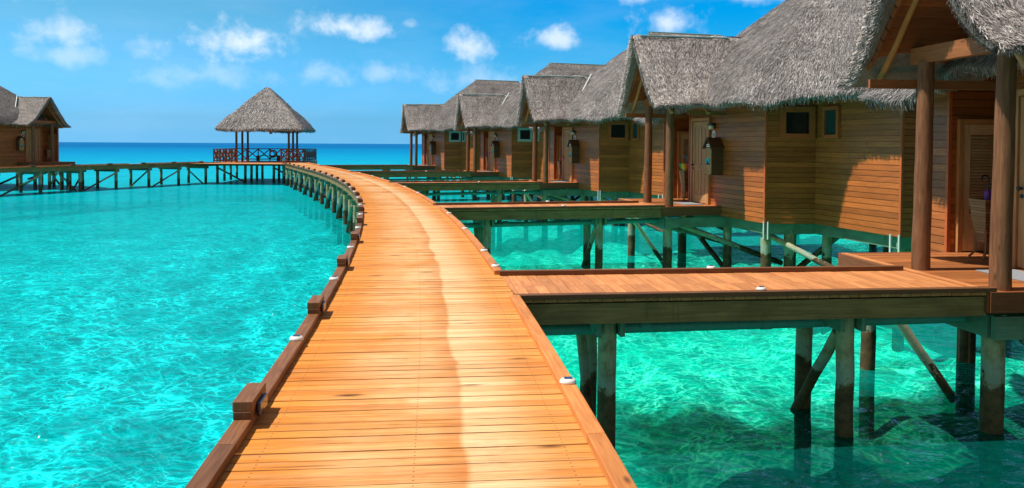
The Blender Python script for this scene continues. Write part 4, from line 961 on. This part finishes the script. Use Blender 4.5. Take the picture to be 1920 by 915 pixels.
def stand(label, mirror=False):
    r = empty('umbrella_stand', (0, 0, 0)); tag(r, label, 'umbrella stand', 'slatted umbrella stands on the porches'); m = MB(); u, v = SP
    H0, H1 = 0.24, 0.86; n = 15
    for i in range(n):
        t0, t1 = i/n, (i+0.84)/n; w0, w1 = 0.10+0.075*t0, 0.10+0.075*t1; z0, z1 = H0+(H1-H0)*t0, H0+(H1-H0)*t1
        c = [(-1, -1), (1, -1), (1, 1), (-1, 1)]
        for k in range(4):
            a, b = c[k], c[(k+1) % 4]; m.face([(u+a[0]*w0, v+a[1]*w0, z0), (u+b[0]*w0, v+b[1]*w0, z0), (u+b[0]*w1*1.03, v+b[1]*w1*1.03, z1), (u+a[0]*w1*1.03, v+a[1]*w1*1.03, z1)], [(0, 0), (0.3, 0), (0.3, 0.04), (0, 0.04)])
    m.build('slats', 'stand_slats', r, mirror)
    m = MB(); w0, w1 = 0.095, 0.168; c = [(-1, -1), (1, -1), (1, 1), (-1, 1)]
    for k in range(4):
        a, b = c[k], c[(k+1) % 4]; m.face([(u+a[0]*w0, v+a[1]*w0, H0), (u+b[0]*w0, v+b[1]*w0, H0), (u+b[0]*w1, v+b[1]*w1, H1-0.01), (u+a[0]*w1, v+a[1]*w1, H1-0.01)])
    m.face([(u+a*w0, v+b*w0, H0+0.01) for a, b in c]); m.build('liner', 'dark_box', r, mirror)
    for a, b in c:
        m = MB(); m.beam((u+a*0.11, v+b*0.11, 0.42), (u+a*0.10, v+b*0.10, 0.10), 0.03, 0.035); m.beam((u+a*0.10, v+b*0.10, 0.11), (u+a*0.17, v+b*0.15, 0.0125), 0.03, 0.03); m.build('leg', 'stand_slats', r, mirror)
    return r
def umbrella(label, cols, hmat, r0, z1, tilt=(0, 0), mirror=False, du=0.0, group=None):
    r = empty('umbrella', (0, 0, 0)); tag(r, label, 'umbrella', group); u, v = SP; u += du
    n = len(cols); zb = 0.30
    ax = lambda z: Vector((u+tilt[0]*(z-0.3), v+tilt[1]*(z-0.3), z))
    prof = [(0.012, zb), (0.03, 0.55), (r0*0.55, 0.80), (r0*0.95, z1-0.08), (r0, z1), (r0*0.55, z1+0.035), (0.015, z1-0.03)]
    for k in range(n):
        m = MB(); a0, a1 = 2*math.pi*k/n, 2*math.pi*(k+1)/n
        for (ra, za), (rb, zb_) in zip(prof[:-1], prof[1:]):
            sub = 4
            for i in range(sub):
                f = lambda t: a0+(a1-a0)*t
                bul = lambda t: 1+0.28*math.sin(math.pi*t)-0.14
                def pt(rr, zz, t): c = ax(zz+0.02*math.sin(math.pi*t)*(rr/r0)); return (c.x+rr*bul(t)*math.cos(f(t)), c.y+rr*bul(t)*math.sin(f(t)), c.z)
                t0, t1 = i/sub, (i+1)/sub
                m.face([pt(ra, za, t0), pt(ra, za, t1), pt(rb, zb_, t1), pt(rb, zb_, t0)])
        m.build('canopy_panel', 'fabric_'+cols[k], r, mirror)
    m = MB(); top = z1+0.20; m.tube(ax(0.28), ax(top), 0.010, 0.010, 8)
    pts = [ax(top)+Vector((-(0.055-0.055*math.cos(a)), 0, 0.055*math.sin(a))) for a in np.linspace(0, math.pi*1.15, 9)]; m.path(pts, 0.013, 8); m.build('handle', hmat, r, mirror)
    return r
def doormat(label, mirror=False):
    m = MB(); m.beam((0.62, 0.62, 0.0075), (1.24, 0.62, 0.0075), 0.001, 0.001); m = MB(); m.box((0.92, 0.12, 0.008), (0.55, 0.86, 0.012)); o = m.build('doormat', 'grey_mat', None, mirror, 0.003); return tag(o, label, 'doormat', 'grey doormats on the porches')
HN = ['the nearest hut', 'the rainbow umbrella hut', 'the middle right-hand hut', 'the second farthest right-hand hut', 'the farthest right-hand hut', 'the hut at the left edge']
UM = [('purple rolled umbrella with a black crook handle in the nearest stand', ['purple']*4, 'black_metal', 0.05, 0.94),
      ('rainbow umbrella standing open-topped in its stand beside a panelled door', ['cyan', 'blue', 'green', 'yellow', 'magenta', 'red'], 'fabric_cyan', 0.20, 1.05),
      ('umbrella with yellow, green and red panels in the stand of the middle hut', ['yellow', 'green', 'red', 'white'], 'fabric_cyan', 0.13, 1.0),
      ('plain blue umbrella in the stand of the second farthest right-hand hut', ['blue']*5, 'fabric_blue', 0.14, 1.06)]
mb0 = mailbox('dark wooden mailbox with pitched lid beside the door of '+HN[0]); st0 = stand('slatted umbrella stand holding a purple umbrella on the nearest porch'); dm0 = doormat('grey doormat at the door of '+HN[0])
SLAB = [None, 'slatted umbrella stand holding the rainbow umbrella', 'slatted umbrella stand holding a yellow, green and red umbrella', 'slatted umbrella stand holding the plain blue umbrella', 'empty slatted umbrella stand on the farthest right-hand porch']
for k in range(5):
    M = Matrix.Translation((*HUTS[k][0], 0)) @ Matrix.Rotation(R(HUTS[k][1]), 4, 'Z')
    for src, lab in ((mb0, 'dark wooden mailbox with pitched lid beside the door of '+HN[k]), (st0, SLAB[k]), (dm0, 'grey doormat at the door of '+HN[k])):
        o = src if k == 0 else copy_tree(src)
        if k: o['label'] = lab
        o.location = (*HUTS[k][0], 0); o.rotation_euler = (0, 0, R(HUTS[k][1]))
    if k < 4:
        o = umbrella(*UM[k][:5], du=0.0, group='umbrellas standing in porch stands'); o.location = (*HUTS[k][0], 0); o.rotation_euler = (0, 0, R(HUTS[k][1]))
for o in (mailbox('dark wooden mailbox on the wall of '+HN[5], True), stand('slatted umbrella stand on the porch of '+HN[5], True)):
    o.location = (LHX, LHY, 0.18); o.rotation_euler = (0, 0, LHA)

# ------------------------------------------------------------------ gazebo
def gazebo():
    g = empty('gazebo', (-21.25, 69.6, 0), R(6)); tag(g, 'open gazebo with a tall pyramid thatched roof at the far end of the boardwalk', 'gazebo')
    a = 3.72
    m = MB(); v = -a
    while v < a: m.beam((-a, v+0.058, -0.024), (a, v+0.058, -0.024), 0.112, 0.035); v += 0.118
    m.build('floor', 'porch_planks', g)
    for s in (-1, 1):
        m = MB(); m.beam((-a, s*(a-0.05), -0.16), (a, s*(a-0.05), -0.16), 0.08, 0.23); m.build('edge_beam', 'olive_beam', g)
        m = MB(); m.beam((s*(a-0.05), -a+0.1, -0.16), (s*(a-0.05), a-0.1, -0.16), 0.08, 0.226); m.build('edge_beam', 'olive_beam', g)
    for u in (-3.4, -1.15, 1.15, 3.4):
        for v in (-3.4, -1.1, 1.1, 3.4): pile('pile', g, u, v, -0.27, 0.11)
    for u in (-3.4, 1.15):
        m = MB(); m.tube((u, -3.3, -0.45), (u+2.2, -3.3, WZ), 0.07, 0.07, 10); m.build('brace', 'pile_timber', g)
    for u in (-2.15, 2.15):
        for v in (-2.15, 0.0, 2.15):
            m = MB(); m.tube((u, v, 0), (u, v, 3.0), 0.10, 0.09, 12); m.build('post', 'rail_timber', g)
    for s in (-1, 1):
        m = MB(); m.beam((-2.4, s*2.15, 2.92), (2.4, s*2.15, 2.92), 0.08, 0.18); m.build('roof_beam', 'rail_timber', g)
        m = MB(); m.beam((s*2.15, -2.3, 2.90), (s*2.15, 2.3, 2.90), 0.08, 0.17); m.build('roof_beam', 'rail_timber', g)
    def rail(p, q, x_every):
        p, q = Vector((*p, 0)), Vector((*q, 0)); L = (q-p).length; n = max(1, round(L/x_every)); m = MB(); up = Vector((0, 0, 1))
        m.beam(p+up*1.08, q+up*1.08, 0.10, 0.08); m.beam(p+up*0.14, q+up*0.14, 0.07, 0.09)
        for k in range(n+1): c = p+(q-p)*(k/n); m.beam(c, c+up*1.05, 0.08, 0.08, (1, 0, 0))
        for k in range(n):
            c0, c1 = p+(q-p)*(k/n), p+(q-p)*((k+1)/n)
            m.beam(c0+up*0.17, c1+up*1.05, 0.06, 0.085); m.beam(c0+up*1.05, c1+up*0.17, 0.054, 0.085)
        m.build('railing', 'rail_timber', g)
    b = 3.62
    rail((-b, b), (b, b), 1.03); rail((-b, -b), (-b, b), 1.03); rail((b, -b), (b, b), 1.03); rail((-b, -b), (-1.75, -b), 0.47); rail((1.75, -b), (b, -b), 0.47)
    m = MB(); m.beam((-1.6, b-0.35, 0.45), (2.2, b-0.35, 0.45), 0.40, 0.06)
    for u in (-1.5, 0.3, 2.1): m.beam((u, b-0.35, 0), (u, b-0.35, 0.42), 0.07, 0.30, (1, 0, 0))
    m.build('bench', 'rail_timber', g)
    e = 3.62; ev = resample([(x, y, 0) for x, y in round_poly([(-e, -e), (e, -e), (e, e), (-e, e)], 0.5)], 0.25); ev[:, 2] = 2.80 + vnoise(ev[:, None, :], 0.03, 2.0, 9)[:, 0]
    thatch_roof('roof', g, ev, ((-0.12, 0), (0.12, 0)), 6.45, lambda t: t**0.93, 15000, 77, False, 0.24, 0.03, 2000, thick=0.30)
    m = MB(); m.tube((0.9, -3.35, 2.62), (0.9, -3.35, 2.85), 0.01, 0.01, 6); m.beam((0.9, -3.35, 2.36), (0.9, -3.35, 2.62), 0.22, 0.22, (1, 0, 0)); m.build('hanging_sign', 'rail_timber', g)
    return g
gz = gazebo()
m = MB(); rr = [(0.30+0.075*math.cos(a), 0.075*math.sin(a)) for a in np.linspace(0, 2*math.pi, 13)]
M = Matrix.Translation((-21.25, 69.6, 0)) @ Matrix.Rotation(R(6), 4, 'Z')
pts = [M @ Vector((-0.35, 3.50, 0.62))]
t = MB(); t.lathe(rr, (0, 0, 0), 'Z', 28)
lr = t.build('life_ring', 'ring_red', None, xf=Matrix.Rotation(R(90), 4, 'X')); lr.location = M @ Vector((-0.35, -3.55, 0.62)); lr.rotation_euler = (0, 0, R(6))
lr.location = M @ Vector((-0.2, 3.50, 0.62)); tag(lr, 'round red life ring hanging on the far railing of the gazebo', 'life ring')
# landing between the two boardwalk arms
m = MB()
p0, p1 = MAIN.at(MAIN.L-3.4, -0.9), MAIN.at(MAIN.L, 1.0); q0, q1 = ARM.at(3.4, -0.9), ARM.at(0, 1.0)
poly = [(q0.x, q0.y), (p0.x, p0.y), (p1.x, p1.y), (gz.location.x+3.0, 66.6), (gz.location.x-2.6, 65.6), (q1.x, q1.y)]
ld2 = MB(); ld2.prism(poly, -0.045, -0.012); o = ld2.build('landing_deck', 'walkway_planks'); tag(o, 'small plank landing in front of the gazebo where the boardwalks meet', 'landing')

# ------------------------------------------------------------------ deck lights
def deck_light(x, y, z, rz, label, first=[None]):
    if first[0] is None:
        r = empty('deck_light', (0, 0, 0)); m = MB()
        prof = [(0.0, 0.0), (0.075, 0.0), (0.078, 0.010), (0.062, 0.030), (0.0, 0.034)]; m.lathe(prof, (0, 0, 0), 'Z', 20)
        m.v = [(x_*1.0, y_*0.72, z_) for x_, y_, z_ in m.v]; m.v = [(a*0.72, b*0.78, c_) for a, b, c_ in m.v]; m.build('housing', 'white_plastic', r)
        m = MB(); m.box((0, 0, 0.0355), (0.052, 0.036, 0.004)); m.build('solar_panel', 'solar_cell', r); first[0] = r
    else: r = copy_tree(first[0])
    r.location = (x, y, z); r.rotation_euler = (0, 0, rz); tag(r, label, 'deck light', 'white oval lights on the kerbs'); return r
ordn = ['first', 'second', 'third', 'fourth', 'fifth', 'sixth', 'seventh', 'eighth', 'ninth', 'tenth', 'eleventh', 'twelfth', 'thirteenth', 'fourteenth', 'fifteenth', 'sixteenth', 'seventeenth', 'eighteenth', 'nineteenth', 'twentieth']
for k in range(18):
    s = sS(6.35)+2.82*k
    if s > MAIN.L-2: break
    p = MAIN.at(s, -HW-0.05); dd = MAIN.dir(s); deck_light(p.x, p.y, 0.055, math.atan2(dd.x, -dd.y)*-1 if False else math.atan2(-dd.x, dd.y), f'{ordn[k]} white deck light from the near end along the left kerb of the boardwalk')
rk = [(y, 'right kerb') for y in (5.05, 8.0, 11.4, 14.4, 17.6, 25.0, 28.5, 38.0, 42.0)]
RLAB = ['white deck light on the orange right kerb, nearest the camera', 'white deck light at the kerb end just before the nearest walkway', 'white deck light on the right kerb just past the nearest walkway', 'white deck light on the right kerb midway between the two nearest walkways', 'white deck light on the right kerb just before the second walkway',
        'white deck light on the right kerb past the second walkway', 'white deck light on the right kerb before the third walkway', 'white deck light on the right kerb past the third walkway', 'white deck light on the right kerb before the fourth walkway']
for (y, _), lab in zip(rk, RLAB):
    s = sS(y)
    if any(a-0.1 < s < b+0.1 for a, b in GAPS): s = max(b for a, b in GAPS if a-0.1 < s < b+0.1)+0.3
    p = MAIN.at(s, HW+0.05); dd = MAIN.dir(s); deck_light(p.x, p.y, 0.055, math.atan2(-dd.x, dd.y), lab)
for k, u, v, lab in ((0, -2.85, PV0+0.04, 'white deck light on the near kerb of the nearest walkway'), (0, -2.85, PV1-0.04, 'white deck light on the far kerb of the nearest walkway'), (1, -2.9, PV0+0.04, 'white deck light on the near kerb of the second walkway'),
                     (1, -2.9, PV1-0.04, 'white deck light on the far kerb of the second walkway'), (2, -2.9, PV0+0.04, 'white deck light on the near kerb of the third walkway'), (3, -2.9, PV0+0.04, 'white deck light on the kerb of the fourth walkway')):
    x, y = hut_world(k, u, v); deck_light(x, y, 0.055, R(HUTS[k][1]), lab)
